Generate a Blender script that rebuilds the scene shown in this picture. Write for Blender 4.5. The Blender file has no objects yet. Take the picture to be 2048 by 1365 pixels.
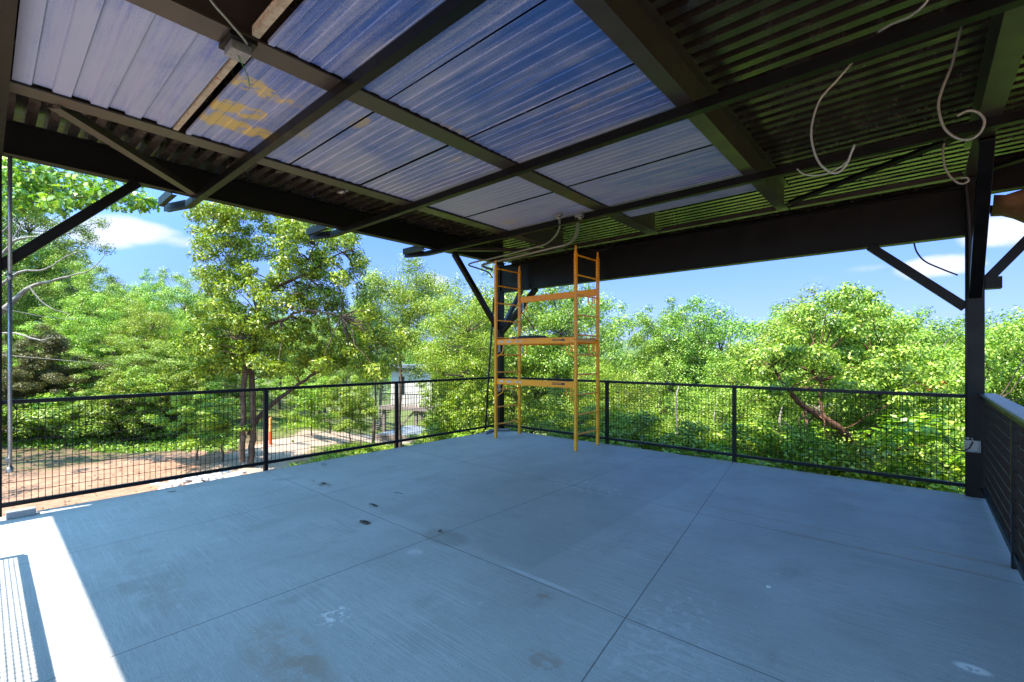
import bpy, math, random
import numpy as np
from mathutils import Vector, Matrix
random.seed(7); rng = np.random.default_rng(11)
SC = bpy.context.scene
COL = SC.collection
# ------------------------------------------------------------------ camera
FPX = 928.5; HY = 713.0; CH = 1.48; YAW = math.atan(814/928.5)
cam = bpy.data.cameras.new('camera'); co = bpy.data.objects.new('camera', cam); COL.objects.link(co)
co.location = (0, 0, CH); co.rotation_euler = (math.radians(90), 0, YAW)
cam.sensor_width = 36; cam.lens = FPX/2048*36; cam.shift_y = (HY-682.5)/2048
cam.clip_start = 0.05; cam.clip_end = 3000
SC.camera = co
SC.view_settings.view_transform = 'Standard'; SC.view_settings.look = 'None'
SC.view_settings.exposure = 2.88; SC.view_settings.gamma = 1
# ------------------------------------------------------------------ sun and sky
SUNV = Vector((-.10, -.50, 1.0)).normalized()          # towards the sun
sl = bpy.data.lights.new('sun', 'SUN'); so = bpy.data.objects.new('sun', sl); COL.objects.link(so)
sl.energy = 2.2; sl.angle = math.radians(.45); sl.color = (1, .90, .78)
so.rotation_euler = SUNV.to_track_quat('Z', 'Y').to_euler(); so.location = (0, -20, 40)
W = bpy.data.worlds.new('World'); SC.world = W; W.use_nodes = True
wt = W.node_tree; wn = wt.nodes; wl = wt.links; wn.clear()
wo = wn.new('ShaderNodeOutputWorld'); bg = wn.new('ShaderNodeBackground'); sky = wn.new('ShaderNodeTexSky')
sky.sky_type = 'NISHITA'; sky.sun_disc = False
sky.sun_elevation = math.asin(SUNV.z); sky.sun_rotation = math.atan2(SUNV.x, SUNV.y) % (2*math.pi)
sky.air_density = 1.15; sky.dust_density = .25; sky.ozone_density = 2.2; sky.altitude = 200
bg.inputs['Strength'].default_value = .105

fwd = np.array([-math.sin(YAW), math.cos(YAW), 0.]); rgt = np.array([math.cos(YAW), math.sin(YAW), 0.])
def ray(px, py): return fwd + rgt*(px-1024)/FPX + np.array([0, 0, 1.])*(HY-py)/FPX
def at(px, py, d): return np.array([0, 0, CH]) + ray(px, py)*d
def on_z(px, py, z): r = ray(px, py); return np.array([0, 0, CH]) + r*(z-CH)/r[2]
def on_y(px, py, y): r = ray(px, py); return np.array([0, 0, CH]) + r*y/r[1]
def on_x(px, py, x): r = ray(px, py); return np.array([0, 0, CH]) + r*x/r[0]

# clouds: soft white puffs at fixed directions of the sky
geo = wn.new('ShaderNodeNewGeometry')
nz = wn.new('ShaderNodeTexNoise'); nz.inputs['Scale'].default_value = 14; nz.inputs['Detail'].default_value = 7; nz.inputs['Roughness'].default_value = .55
neg = wn.new('ShaderNodeVectorMath'); neg.operation = 'SCALE'; neg.inputs['Scale'].default_value = -1
wl.new(geo.outputs['Incoming'], neg.inputs[0])
tc = wn.new('ShaderNodeTexCoord')
mp = wn.new('ShaderNodeMapping'); mp.inputs['Scale'].default_value = (1, 1, 2.2)
wl.new(tc.outputs['Generated'], mp.inputs['Vector']); wl.new(mp.outputs['Vector'], nz.inputs['Vector'])
acc = None
for (px, py, rx, rz, s) in [(250, 462, .085, .024, 1.0), (205, 478, .05, .018, .9), (320, 478, .07, .016, .75), (1870, 533, .055, .020, 1.0),
                            (1850, 545, .035, .014, .8), (2010, 462, .05, .026, 1.0), (870, 565, .05, .022, .75), (1735, 538, .045, .012, .5), (1640, 560, .03, .012, .4),
                            (1790, 480, .05, .012, .3), (-400, 380, .25, .06, .9)]:
    d = ray(px, py); d = d/np.linalg.norm(d); h = np.array([d[1], -d[0], 0]); h /= np.linalg.norm(h)
    u = np.cross(h, d)
    outs = []
    for ax, rr in ((h, rx), (u, rz)):
        dp = wn.new('ShaderNodeVectorMath'); dp.operation = 'DOT_PRODUCT'; dp.inputs[1].default_value = tuple(ax/rr)
        wl.new(tc.outputs['Generated'], dp.inputs[0])
        sq = wn.new('ShaderNodeMath'); sq.operation = 'MULTIPLY'; wl.new(dp.outputs['Value'], sq.inputs[0]); wl.new(dp.outputs['Value'], sq.inputs[1]); outs.append(sq)
    df = wn.new('ShaderNodeVectorMath'); df.operation = 'DOT_PRODUCT'; df.inputs[1].default_value = tuple(d); wl.new(tc.outputs['Generated'], df.inputs[0])
    gt = wn.new('ShaderNodeMath'); gt.operation = 'GREATER_THAN'; gt.inputs[1].default_value = 0; wl.new(df.outputs['Value'], gt.inputs[0])
    ad = wn.new('ShaderNodeMath'); ad.operation = 'ADD'; wl.new(outs[0].outputs[0], ad.inputs[0]); wl.new(outs[1].outputs[0], ad.inputs[1])
    # s*(1-r2) clipped
    mr = wn.new('ShaderNodeMapRange'); mr.inputs['From Min'].default_value = 1.6; mr.inputs['From Max'].default_value = 0; mr.inputs['To Min'].default_value = 0; mr.inputs['To Max'].default_value = s
    wl.new(ad.outputs[0], mr.inputs['Value'])
    ml = wn.new('ShaderNodeMath'); ml.operation = 'MULTIPLY'; wl.new(mr.outputs[0], ml.inputs[0]); wl.new(gt.outputs[0], ml.inputs[1])
    if acc is None: acc = ml
    else:
        mx = wn.new('ShaderNodeMath'); mx.operation = 'MAXIMUM'; wl.new(acc.outputs[0], mx.inputs[0]); wl.new(ml.outputs[0], mx.inputs[1]); acc = mx
sm = wn.new('ShaderNodeMath'); sm.operation = 'ADD'; wl.new(acc.outputs[0], sm.inputs[0]); wl.new(nz.outputs[0], sm.inputs[1])
rm = wn.new('ShaderNodeMapRange'); rm.interpolation_type = 'SMOOTHSTEP'; rm.inputs['From Min'].default_value = .78; rm.inputs['From Max'].default_value = 1.32
rm.inputs['To Max'].default_value = .86
wl.new(sm.outputs[0], rm.inputs['Value'])
mixc = wn.new('ShaderNodeMix'); mixc.data_type = 'RGBA'; mixc.inputs['B'].default_value = (1.45, 1.5, 1.75, 1)
wl.new(rm.outputs[0], mixc.inputs['Factor']); hsv = wn.new('ShaderNodeHueSaturation'); hsv.inputs['Saturation'].default_value = 1.12; wl.new(sky.outputs[0], hsv.inputs['Color'])
grad = wn.new('ShaderNodeValToRGB'); sz = wn.new('ShaderNodeSeparateXYZ'); wl.new(tc.outputs['Generated'], sz.inputs[0]); wl.new(sz.outputs['Z'], grad.inputs[0])
ge = grad.color_ramp.elements; ge.new(.16); ge.new(.38)
for e_, (p_, c_) in zip(ge, [(0, (.27, .405, .90)), (.16, (.17, .335, .95)), (.38, (.085, .27, .95)), (1, (.08, .25, .9))]): e_.position = p_; e_.color = (*c_, 1)
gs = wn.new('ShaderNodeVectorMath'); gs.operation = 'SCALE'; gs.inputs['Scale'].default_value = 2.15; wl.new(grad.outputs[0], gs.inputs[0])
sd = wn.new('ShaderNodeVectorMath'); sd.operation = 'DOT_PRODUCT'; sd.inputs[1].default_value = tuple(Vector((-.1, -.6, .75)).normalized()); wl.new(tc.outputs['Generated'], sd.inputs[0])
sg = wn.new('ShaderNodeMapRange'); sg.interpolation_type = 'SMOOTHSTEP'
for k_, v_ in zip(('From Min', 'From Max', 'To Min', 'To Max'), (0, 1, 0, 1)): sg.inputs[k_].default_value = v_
wl.new(sd.outputs['Value'], sg.inputs['Value']); fill_lobe = wn.new('ShaderNodeMix'); fill_lobe.data_type = 'RGBA'; fill_lobe.inputs['B'].default_value = (1.85, 3.95, 6.1, 1); wl.new(sg.outputs[0], fill_lobe.inputs['Factor']); wl.new(gs.outputs[0], fill_lobe.inputs['A'])  # added bright sky region behind the camera, fills light onto the shaded deck
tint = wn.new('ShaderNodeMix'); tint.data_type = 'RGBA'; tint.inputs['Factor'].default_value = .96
wl.new(hsv.outputs[0], tint.inputs['A']); wl.new(fill_lobe.outputs['Result'], tint.inputs['B']); wl.new(tint.outputs['Result'], mixc.inputs['A'])
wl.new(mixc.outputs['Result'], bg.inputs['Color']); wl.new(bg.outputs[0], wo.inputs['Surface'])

# ------------------------------------------------------------------ helpers
class MB:
    def __init__(s): s.v = []; s.f = []; s.sm = []
    def add(s, vs, fs, smooth=False):
        b = len(s.v); s.v += [tuple(map(float, v)) for v in vs]; s.f += [tuple(b+i for i in f) for f in fs]; s.sm += [smooth]*len(fs); return s
    def box(s, x0, x1, y0, y1, z0, z1):
        vs = [(x, y, z) for z in (z0, z1) for y in (y0, y1) for x in (x0, x1)]
        return s.add(vs, [(0, 2, 3, 1), (4, 5, 7, 6), (0, 1, 5, 4), (2, 6, 7, 3), (0, 4, 6, 2), (1, 3, 7, 5)])
    def bar(s, p, q, w, h, up=(0, 0, 1), o=(0, 0)):
        """rectangular bar from p to q: w sideways, h along up; o shifts the section"""
        p = Vector(p); q = Vector(q); d = (q-p).normalized(); sd = d.cross(Vector(up)).normalized(); u = sd.cross(d).normalized()
        vs = []
        for c in (p, q):
            for a, b in ((-1, -1), (1, -1), (1, 1), (-1, 1)): vs.append(c+sd*(o[0]+a*w/2)+u*(o[1]+b*h/2))
        return s.add(vs, [(0, 1, 2, 3), (7, 6, 5, 4), (0, 4, 5, 1), (1, 5, 6, 2), (2, 6, 7, 3), (3, 7, 4, 0)])
    def tube(s, pts, r, n=8, cap=True):
        pts = [Vector(p) for p in pts]; rs = r if hasattr(r, '__len__') else [r]*len(pts)
        vs = []; fs = []; pu = None
        for i, p in enumerate(pts):
            d = (pts[min(i+1, len(pts)-1)]-pts[max(i-1, 0)]).normalized()
            if pu is None: pu = d.orthogonal().normalized()
            pu = (pu-d*pu.dot(d)); pu = pu.normalized() if pu.length > 1e-5 else d.orthogonal().normalized()
            sd = d.cross(pu)
            for k in range(n):
                a = 2*math.pi*k/n; vs.append(p+(pu*math.cos(a)+sd*math.sin(a))*rs[i])
        for i in range(len(pts)-1):
            for k in range(n): fs.append((i*n+k, i*n+(k+1) % n, (i+1)*n+(k+1) % n, (i+1)*n+k))
        s.add(vs, fs, True)
        if cap:
            b = len(s.v)-len(vs); s.f.append(tuple(b+k for k in range(n))[::-1]); s.f.append(tuple(b+len(vs)-n+k for k in range(n))); s.sm += [False, False]
        return s
    def ibeam(s, p, q, d, w, tf=.011, tw=.008):
        """p,q on the underside centre line; d deep, w wide"""
        s.bar(p, q, w, tf, o=(0, tf/2)); s.bar(p, q, w, tf, o=(0, d-tf/2)); s.bar(p, q, tw, d-2*tf, o=(0, d/2)); return s
    def build(s, name, m, parent=None, loc=None, bevel=0):
        me = bpy.data.meshes.new(name); me.from_pydata(s.v, [], s.f); me.validate()
        if len(me.polygons) == len(s.sm): me.polygons.foreach_set('use_smooth', s.sm)
        if m: me.materials.append(m)
        o = bpy.data.objects.new(name, me); COL.objects.link(o)
        if loc: o.location = loc
        if parent: o.parent = parent
        if bevel:
            b = o.modifiers.new('bevel', 'BEVEL'); b.width = bevel; b.segments = 2; b.limit_method = 'ANGLE'
        return o
def tag(o, label=None, cat=None, group=None, kind=None):
    if label: o['label'] = label
    if cat: o['category'] = cat
    if group: o['group'] = group
    if kind: o['kind'] = kind
    return o
def thing(name, label, cat, loc=(0, 0, 0), group=None, rz=0):
    o = bpy.data.objects.new(name, None); COL.objects.link(o); o.location = loc; o.rotation_euler.z = rz; o.empty_display_size = .2
    return tag(o, label, cat, group)
def spline(pts, n=8):
    P = [Vector(p) for p in pts]; P = [P[0]*2-P[1]]+P+[P[-1]*2-P[-2]]; out = []
    for i in range(1, len(P)-2):
        a, b, c, d = P[i-1], P[i], P[i+1], P[i+2]
        for k in range(n):
            t = k/n; out.append(.5*((2*b)+(c-a)*t+(2*a-5*b+4*c-d)*t*t+(3*b-3*c+d-a)*t**3))
    out.append(P[-2]); return out

# ------------------------------------------------------------------ materials
class NT:
    def __init__(s, name):
        s.m = bpy.data.materials.new(name); s.m.use_nodes = True; s.t = s.m.node_tree; s.n = s.t.nodes; s.l = s.t.links
        s.b = s.n['Principled BSDF']; s.out = s.n['Material Output']
        g = s.n.new('ShaderNodeNewGeometry'); s.geo = g; s.pos = g.outputs['Position']
    def set(s, **k):
        for a, v in k.items():
            i = s.b.inputs[a.replace('_', ' ')]
            if hasattr(v, 'is_linked'): s.l.new(v, i)
            elif hasattr(v, '__len__') and len(v) == 3: i.default_value = (*v, 1)
            else: i.default_value = v
        return s
    def noise(s, scale, detail=4, rough=.5, stretch=(1, 1, 1), vec=None, dist=0):
        m = s.n.new('ShaderNodeMapping'); m.inputs['Scale'].default_value = stretch; s.l.new(vec or s.pos, m.inputs['Vector'])
        t = s.n.new('ShaderNodeTexNoise'); t.inputs['Scale'].default_value = scale; t.inputs['Detail'].default_value = detail; t.inputs['Roughness'].default_value = rough
        t.inputs['Distortion'].default_value = dist
        s.l.new(m.outputs[0], t.inputs['Vector']); return t.outputs[0]
    def voro(s, scale, feature='F1', stretch=(1, 1, 1)):
        m = s.n.new('ShaderNodeMapping'); m.inputs['Scale'].default_value = stretch; s.l.new(s.pos, m.inputs['Vector'])
        t = s.n.new('ShaderNodeTexVoronoi'); t.inputs['Scale'].default_value = scale; t.feature = feature; s.l.new(m.outputs[0], t.inputs['Vector']); return t.outputs['Distance']
    def ramp(s, v, stops):
        r = s.n.new('ShaderNodeValToRGB'); e = r.color_ramp.elements
        while len(e) < len(stops): e.new(.5)
        for i, (p, c) in enumerate(stops):
            e[i].position = p; e[i].color = (*c, 1) if hasattr(c, '__len__') else (c, c, c, 1)
        s.l.new(v, r.inputs[0]); return r.outputs[0]
    def mr(s, v, a, b, c=0, d=1, smooth=True):
        r = s.n.new('ShaderNodeMapRange'); r.interpolation_type = 'SMOOTHSTEP' if smooth else 'LINEAR'
        for k, x in zip(('From Min', 'From Max', 'To Min', 'To Max'), (a, b, c, d)): r.inputs[k].default_value = x
        s.l.new(v, r.inputs['Value']); return r.outputs[0]
    def mix(s, f, a, b, mode='MIX'):
        x = s.n.new('ShaderNodeMix'); x.data_type = 'RGBA'; x.blend_type = mode
        for k, v in (('Factor', f), ('A', a), ('B', b)):
            if hasattr(v, 'is_linked'): s.l.new(v, x.inputs[k])
            elif hasattr(v, '__len__'): x.inputs[k].default_value = (*v, 1)
            else: x.inputs[k].default_value = v
        return x.outputs['Result']
    def math(s, op, a, b=0, c=None):
        x = s.n.new('ShaderNodeMath'); x.operation = op
        for i, v in enumerate((a, b) if c is None else (a, b, c)):
            if hasattr(v, 'is_linked'): s.l.new(v, x.inputs[i])
            else: x.inputs[i].default_value = v
        return x.outputs[0]
    def xyz(s):
        x = s.n.new('ShaderNodeSeparateXYZ'); s.l.new(s.pos, x.inputs[0]); return x.outputs
    def bump(s, h, strength=.3, dist=.01):
        b = s.n.new('ShaderNodeBump'); b.inputs['Strength'].default_value = strength; b.inputs['Distance'].default_value = dist
        s.l.new(h, b.inputs['Height']); s.l.new(b.outputs[0], s.b.inputs['Normal']); return s
    def blob(s, x, y, rx, ry, edge=.5):
        """soft-edged ellipse on the floor or ceiling plan; 1 inside"""
        X, Y, _ = s.xyz()
        a = s.math('DIVIDE', s.math('SUBTRACT', X, x), rx); b = s.math('DIVIDE', s.math('SUBTRACT', Y, y), ry)
        r = s.math('ADD', s.math('MULTIPLY', a, a), s.math('MULTIPLY', b, b)); return s.mr(r, 1+edge, 1-edge*.8)

def steel(name, base=(.022, .02, .019), rough=.38, dusty=0., spec=.22, fleck=True, ior=1.5):
    t = NT(name); n = t.noise(6, 6, .6); f = t.noise(300, 2)
    c = t.mix(t.mr(n, .35, .75), tuple(x*.85 for x in base), tuple(x*1.25 for x in base))
    t.set(Base_Color=c, Roughness=t.mr(n, .2, .8, rough-.06, rough+.12), Specular_IOR_Level=spec, Metallic=dusty, IOR=ior)
    
    if fleck: t.bump(f, .12, .002)
    return t.m
M = {}
M['steel'] = steel('black_painted_steel', (.0032, .0030, .0029), .36)
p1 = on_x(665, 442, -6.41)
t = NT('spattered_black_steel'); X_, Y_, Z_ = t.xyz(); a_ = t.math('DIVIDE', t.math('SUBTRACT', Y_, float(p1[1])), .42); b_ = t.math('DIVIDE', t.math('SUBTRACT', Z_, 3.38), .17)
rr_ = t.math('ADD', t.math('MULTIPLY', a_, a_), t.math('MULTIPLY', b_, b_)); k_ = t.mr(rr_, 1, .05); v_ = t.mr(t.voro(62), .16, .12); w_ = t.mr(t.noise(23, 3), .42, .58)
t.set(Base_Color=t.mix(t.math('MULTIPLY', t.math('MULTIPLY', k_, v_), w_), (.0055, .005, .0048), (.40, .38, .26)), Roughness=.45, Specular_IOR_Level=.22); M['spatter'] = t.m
M['purlin'] = steel('brown_black_steel', (.032, .024, .019), .36, 0., .5, True, 1.55)
M['rail'] = steel('satin_black_rail', (.006, .0065, .008), .33)
M['deckmetal'] = steel('dark_roof_deck', (.026, .020, .016), .20, 0., .5, False, 2.05)
t = NT('galvanised'); n = t.voro(60); t.set(Base_Color=t.ramp(n, [(0, (.20, .205, .21)), (1, (.34, .345, .35))]), Metallic=.8, Roughness=.42); M['galv'] = t.m
t = NT('flex_conduit'); n = t.noise(90, 2); t.set(Base_Color=t.ramp(n, [(.3, (.24, .225, .19)), (.7, (.40, .38, .33))]), Metallic=.35, Roughness=.45); M['flex'] = t.m
t = NT('black_rubber'); t.set(Base_Color=(.012, .012, .013), Roughness=.5); M['rubber'] = t.m
t = NT('green_wire'); t.set(Base_Color=(.03, .16, .05), Roughness=.5); M['gwire'] = t.m
t = NT('rusty_angle'); n = t.noise(14, 6, .7); t.set(Base_Color=t.ramp(n, [(.4, (.30, .22, .14)), (.55, (.42, .34, .24)), (.66, (.25, .07, .02))]), Roughness=.8); M['rust'] = t.m
t = NT('orange_scaffold_paint'); n = t.noise(9, 6, .65); n2 = t.noise(70, 4, .7)
c = t.mix(t.mr(n, .35, .7), (.86, .30, .004), (.92, .38, .008)); c = t.mix(t.mr(n2, .68, .74), c, (.16, .08, .035))
t.set(Base_Color=c, Roughness=t.mr(n, .3, .7, .34, .55)); t.bump(n2, .15, .002); M['orange'] = t.m
t = NT('label_black'); t.set(Base_Color=(.02, .018, .017), Roughness=.4); M['lblk'] = t.m
t = NT('label_white'); n = t.noise(200, 2); t.set(Base_Color=t.ramp(n, [(.42, (.62, .6, .54)), (.6, (.38, .33, .24))]), Roughness=.5); M['lwht'] = t.m
t = NT('plywood'); n = t.noise(5, 4, .6, (1, 14, 1)); t.set(Base_Color=t.ramp(n, [(.3, (.42, .24, .09)), (.7, (.6, .37, .16))]), Roughness=.7); M['ply'] = t.m

t = NT('brushed_cap'); n = t.noise(5, 5, .7, (12, 1, 1)); t.set(Base_Color=t.ramp(n, [(.3, (.10, .125, .145)), (.7, (.19, .23, .26))]), Roughness=.35); M['capm'] = t.m
# concrete deck
t = NT('broomed_concrete')
X, Y, Z = t.xyz()
big = t.noise(.55, 6, .6, dist=.4); med = t.noise(2.2, 6, .62); broom = t.noise(1, 3, .6, (9, 260, 1)); broom2 = t.noise(1, 4, .6, (1.6, 60, 1)); fine = t.noise(420, 2, .6)
c = t.mix(t.mr(big, .30, .72), (.37, .39, .395), (.50, .52, .525))
c = t.mix(t.mr(med, .40, .72, 0, .55), c, (.34, .342, .342))
c = t.mix(t.math('MULTIPLY', t.mr(broom, .38, .62), .38), c, (.22, .24, .25))
c = t.mix(t.math('MULTIPLY', t.math('MULTIPLY', t.mr(broom2, .45, .68), t.mr(t.noise(1.1, 4, .6), .35, .65)), .45), c, (.60, .62, .63))
c = t.mix(t.math('MULTIPLY', t.mr(t.noise(150, 4, .75), .46, .66), .55), c, (.18, .18, .18))
# damp-darkened pour beyond a cold joint near the middle
a = t.math('MULTIPLY', t.mr(X, -2.0, -2.06, 0, 1), t.mr(Y, 2.46, 2.56))
a = t.math('MULTIPLY', a, t.mr(X, -6.6, -2.4, .25, 1)); c = t.mix(t.math('MULTIPLY', a, .32), c, (.22, .225, .23))
def stain(px, py, rx, ry, col, k, thr=(.45, .6), sc=9):
    global c
    p = on_z(px, py, 0); m_ = t.math('MULTIPLY', t.blob(p[0], p[1], rx, ry, .7), t.mr(t.noise(sc, 5, .65), thr[0], thr[1])); c = t.mix(t.math('MULTIPLY', m_, k), c, col)
stain(890, 1075, .22, .13, (.17, .15, .115), .45, (.2, .4)); stain(1840, 1122, 1.0, .03, (.36, .25, .15), .4, (.35, .55)); stain(1960, 1122, .4, .03, (.38, .25, .12), .5, (.3, .5))
stain(1550, 1040, .9, .035, (.3, .22, .16), .25, (.35, .55)); stain(560, 1300, .30, .14, (.30, .21, .15), .45, (.35, .6)); stain(300, 1165, .55, .18, (.26, .23, .19), .35, (.35, .6))
stain(620, 1350, .18, .10, (.3, .21, .14), .4, (.35, .6)); stain(1075, 1185, .12, .06, (.28, .2, .14), .6); stain(1090, 1325, .12, .07, (.28, .2, .15), .5)
stain(645, 968, .22, .06, (.14, .11, .09), .7); stain(1330, 1260, .22, .55, (.50, .52, .54), .55, (.50, .62), 16); stain(1180, 975, .42, .22, (.52, .54, .56), .6, (.5, .62), 14)
stain(665, 1232, .10, .09, (.72, .72, .72), .95, (.52, .58), 26); stain(640, 1215, .2, .2, (.7, .7, .7), .8, (.66, .69), 40); stain(1945, 1338, .06, .035, (.78, .78, .78), 1, (.38, .44), 30)
stain(830, 1105, .06, .05, (.55, .56, .57), .7, (.4, .5)); stain(945, 1205, .16, .05, (.6, .6, .6), .7, (.58, .64), 25); stain(1080, 1160, .3, .02, (.6, .62, .64), .5, (.3, .5))
stain(1400, 1330, .4, .3, (.48, .5, .52), .4, (.5, .62), 14)
# speckles of paint and mud
sp = t.voro(7.5); c = t.mix(t.mr(sp, .035, .028, 0, .8), c, (.68, .68, .67)); sp2 = t.voro(5.1, stretch=(1, 1.6, 1)); c = t.mix(t.mr(sp2, .030, .022, 0, .75), c, (.05, .04, .035))
# saw-cut joints
def line_mask(v, w=.0046): return t.mr(t.math('ABSOLUTE', v), w, w*.45)
wob = t.math('MULTIPLY', t.math('SUBTRACT', t.noise(1.3, 3), .5), .012)
js = [t.math('SUBTRACT', Y, 2.40), t.math('SUBTRACT', Y, 4.445), t.math('SUBTRACT', X, -4.80), t.math('SUBTRACT', X, -2.99),
      t.math('ADD', t.math('ADD', X, 1.42), t.math('MULTIPLY', t.math('SUBTRACT', Y, 3.5), .157))]
scf = t.mr(t.noise(26, 6, .72), .60, .70); scm = t.mr(t.noise(1.7, 3, .5), .50, .66); c = t.mix(t.math('MULTIPLY', t.math('MULTIPLY', scf, scm), .6), c, (.62, .64, .65))
dk = t.mr(t.noise(1.0, 5, .65, (2.4, 1, 1)), .56, .72); c = t.mix(t.math('MULTIPLY', dk, .38), c, (.20, .205, .20))
fo = t.mr(t.noise(55, 5, .7), .62, .72); fm = t.mr(t.noise(.8, 2, .5), .48, .62); c = t.mix(t.math('MULTIPLY', t.math('MULTIPLY', fo, fm), .45), c, (.14, .12, .10))
jm = None
for j in js:
    mk = line_mask(t.math('ADD', j, wob)); jm = mk if jm is None else t.math('MAXIMUM', jm, mk)
c = t.mix(t.math('MULTIPLY', jm, .72), c, (.05, .05, .048))
t.set(Base_Color=c, Roughness=t.mr(med, .2, .8, .46, .66), Specular_IOR_Level=.5)
hh = t.math('SUBTRACT', t.math('ADD', t.math('MULTIPLY', broom, .5), t.math('MULTIPLY', fine, .35)), t.math('MULTIPLY', jm, 2.2)); t.bump(hh, .55, .004)
M['concrete'] = t.m
t = NT('cement_block'); n = t.noise(80, 4, .7); t.set(Base_Color=t.ramp(n, [(.3, (.20, .21, .22)), (.7, (.36, .37, .38))]), Roughness=.9); t.bump(n, .5, .006); M['block'] = t.m

# blue film-faced ceiling sheets
t = NT('blue_film_sheet'); X, Y, Z = t.xyz()
sp = t.noise(170, 3, .75, (1, 1, 1)); lg = t.noise(.9, 5, .6, (1.2, 1.0, 1), dist=.6); lg2 = t.noise(3.2, 4, .6, (.35, 2.2, 1)); st = t.noise(1, 3, .5, (1.2, 45, 1))
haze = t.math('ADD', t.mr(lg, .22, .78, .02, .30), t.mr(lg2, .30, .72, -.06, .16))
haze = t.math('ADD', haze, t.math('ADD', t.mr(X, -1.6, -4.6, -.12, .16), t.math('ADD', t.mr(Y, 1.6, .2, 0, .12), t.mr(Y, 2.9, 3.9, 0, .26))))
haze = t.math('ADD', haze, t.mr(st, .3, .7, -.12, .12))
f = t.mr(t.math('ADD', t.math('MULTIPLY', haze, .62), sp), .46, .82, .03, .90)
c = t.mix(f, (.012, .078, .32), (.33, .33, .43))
def mark(px, py, rx, ry, k=1., thr=(.36, .5), sc=7):
    global c
    p = on_z(px, py, 3.4); m_ = t.math('MULTIPLY', t.blob(p[0], p[1], rx, ry, .6), t.mr(t.noise(sc, 6, .7), *thr)); c = t.mix(t.math('MULTIPLY', m_, k), c, (.50, .34, .10))
mark(465, 218, .11, .22, 1., (.40, .47)); mark(430, 237, .16, .05, .9, (.30, .42)); mark(480, 255, .12, .30, 1., (.42, .5)); mark(515, 228, .06, .07, 1., (.36, .46)); mark(525, 185, .08, .26, .9, (.44, .54), 11)
mark(495, 165, .08, .15, .7, (.44, .54), 11); mark(590, 265, .16, .12, .4, (.44, .56)); mark(720, 248, .12, .06, .6, (.4, .5)); mark(935, 312, .26, .05, .35, (.40, .58), 18); mark(915, 268, .05, .30, .45, (.42, .58), 18); mark(1170, 210, .55, .04, .28, (.40, .6), 22)
mark(1020, 445, .15, .08, .35)
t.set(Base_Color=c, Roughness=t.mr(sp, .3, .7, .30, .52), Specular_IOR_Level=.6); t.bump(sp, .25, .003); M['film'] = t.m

# ground: dirt, litter, grass and a pale track, by place
t = NT('earth'); X, Y, Z = t.xyz()
n1 = t.noise(.8, 7, .65); n2 = t.noise(6, 6, .7); n3 = t.noise(45, 4, .7); v = t.voro(16)
dirt = t.mix(t.mr(n2, .3, .7), (.21, .115, .072), (.33, .20, .13)); dirt = t.mix(t.mr(n3, .58, .72, 0, .7), dirt, (.25, .14, .09)); dirt = t.mix(t.mr(v, .16, .08, 0, .5), dirt, (.36, .26, .19))
litter = t.mix(t.mr(n3, .35, .65), (.07, .045, .028), (.20, .13, .085)); litter = t.mix(t.mr(n2, .45, .62), litter, (.045, .075, .018))
grass = t.mix(t.mr(n3, .35, .65), (.07, .11, .018), (.14, .19, .035))
edge = t.math('ADD', X, t.math('MULTIPLY', t.math('SUBTRACT', n1, .5), 3.0))
wood = t.mr(edge, -13.3, -14.4)                 # the wood begins some metres beyond the yard
far = t.mr(t.math('ADD', Y, t.math('MULTIPLY', t.math('SUBTRACT', n1, .5), 2.5)), 5.2, 6.4)
right_ = t.mr(X, -8.6, -7.4)
g = t.mix(wood, dirt, litter); g = t.mix(far, g, t.mix(t.mr(n2, .4, .6), grass, litter))
# track running away behind the big tree
tr = t.math('ABSOLUTE', t.math('ADD', t.math('SUBTRACT', X, t.math('MULTIPLY', Y, -1.02)), t.math('ADD', 7.4, t.math('MULTIPLY', t.math('SUBTRACT', n1, .5), 2.0))))
trm = t.math('MULTIPLY', t.mr(tr, 1.3, .8), t.mr(Y, 2.5, 4.0)); g = t.mix(trm, g, t.mix(t.mr(n3, .3, .7), (.27, .20, .15), (.38, .30, .235)))
g = t.mix(t.mr(Y, 45, 90), g, t.mix(t.mr(t.noise(.12, 6, .7), .35, .65), (.05, .085, .045), (.085, .125, .05)))
t.set(Base_Color=g, Roughness=.95, Specular_IOR_Level=.15); t.bump(t.math('ADD', n2, t.math('MULTIPLY', n3, .5)), .7, .04); M['earth'] = t.m

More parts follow.
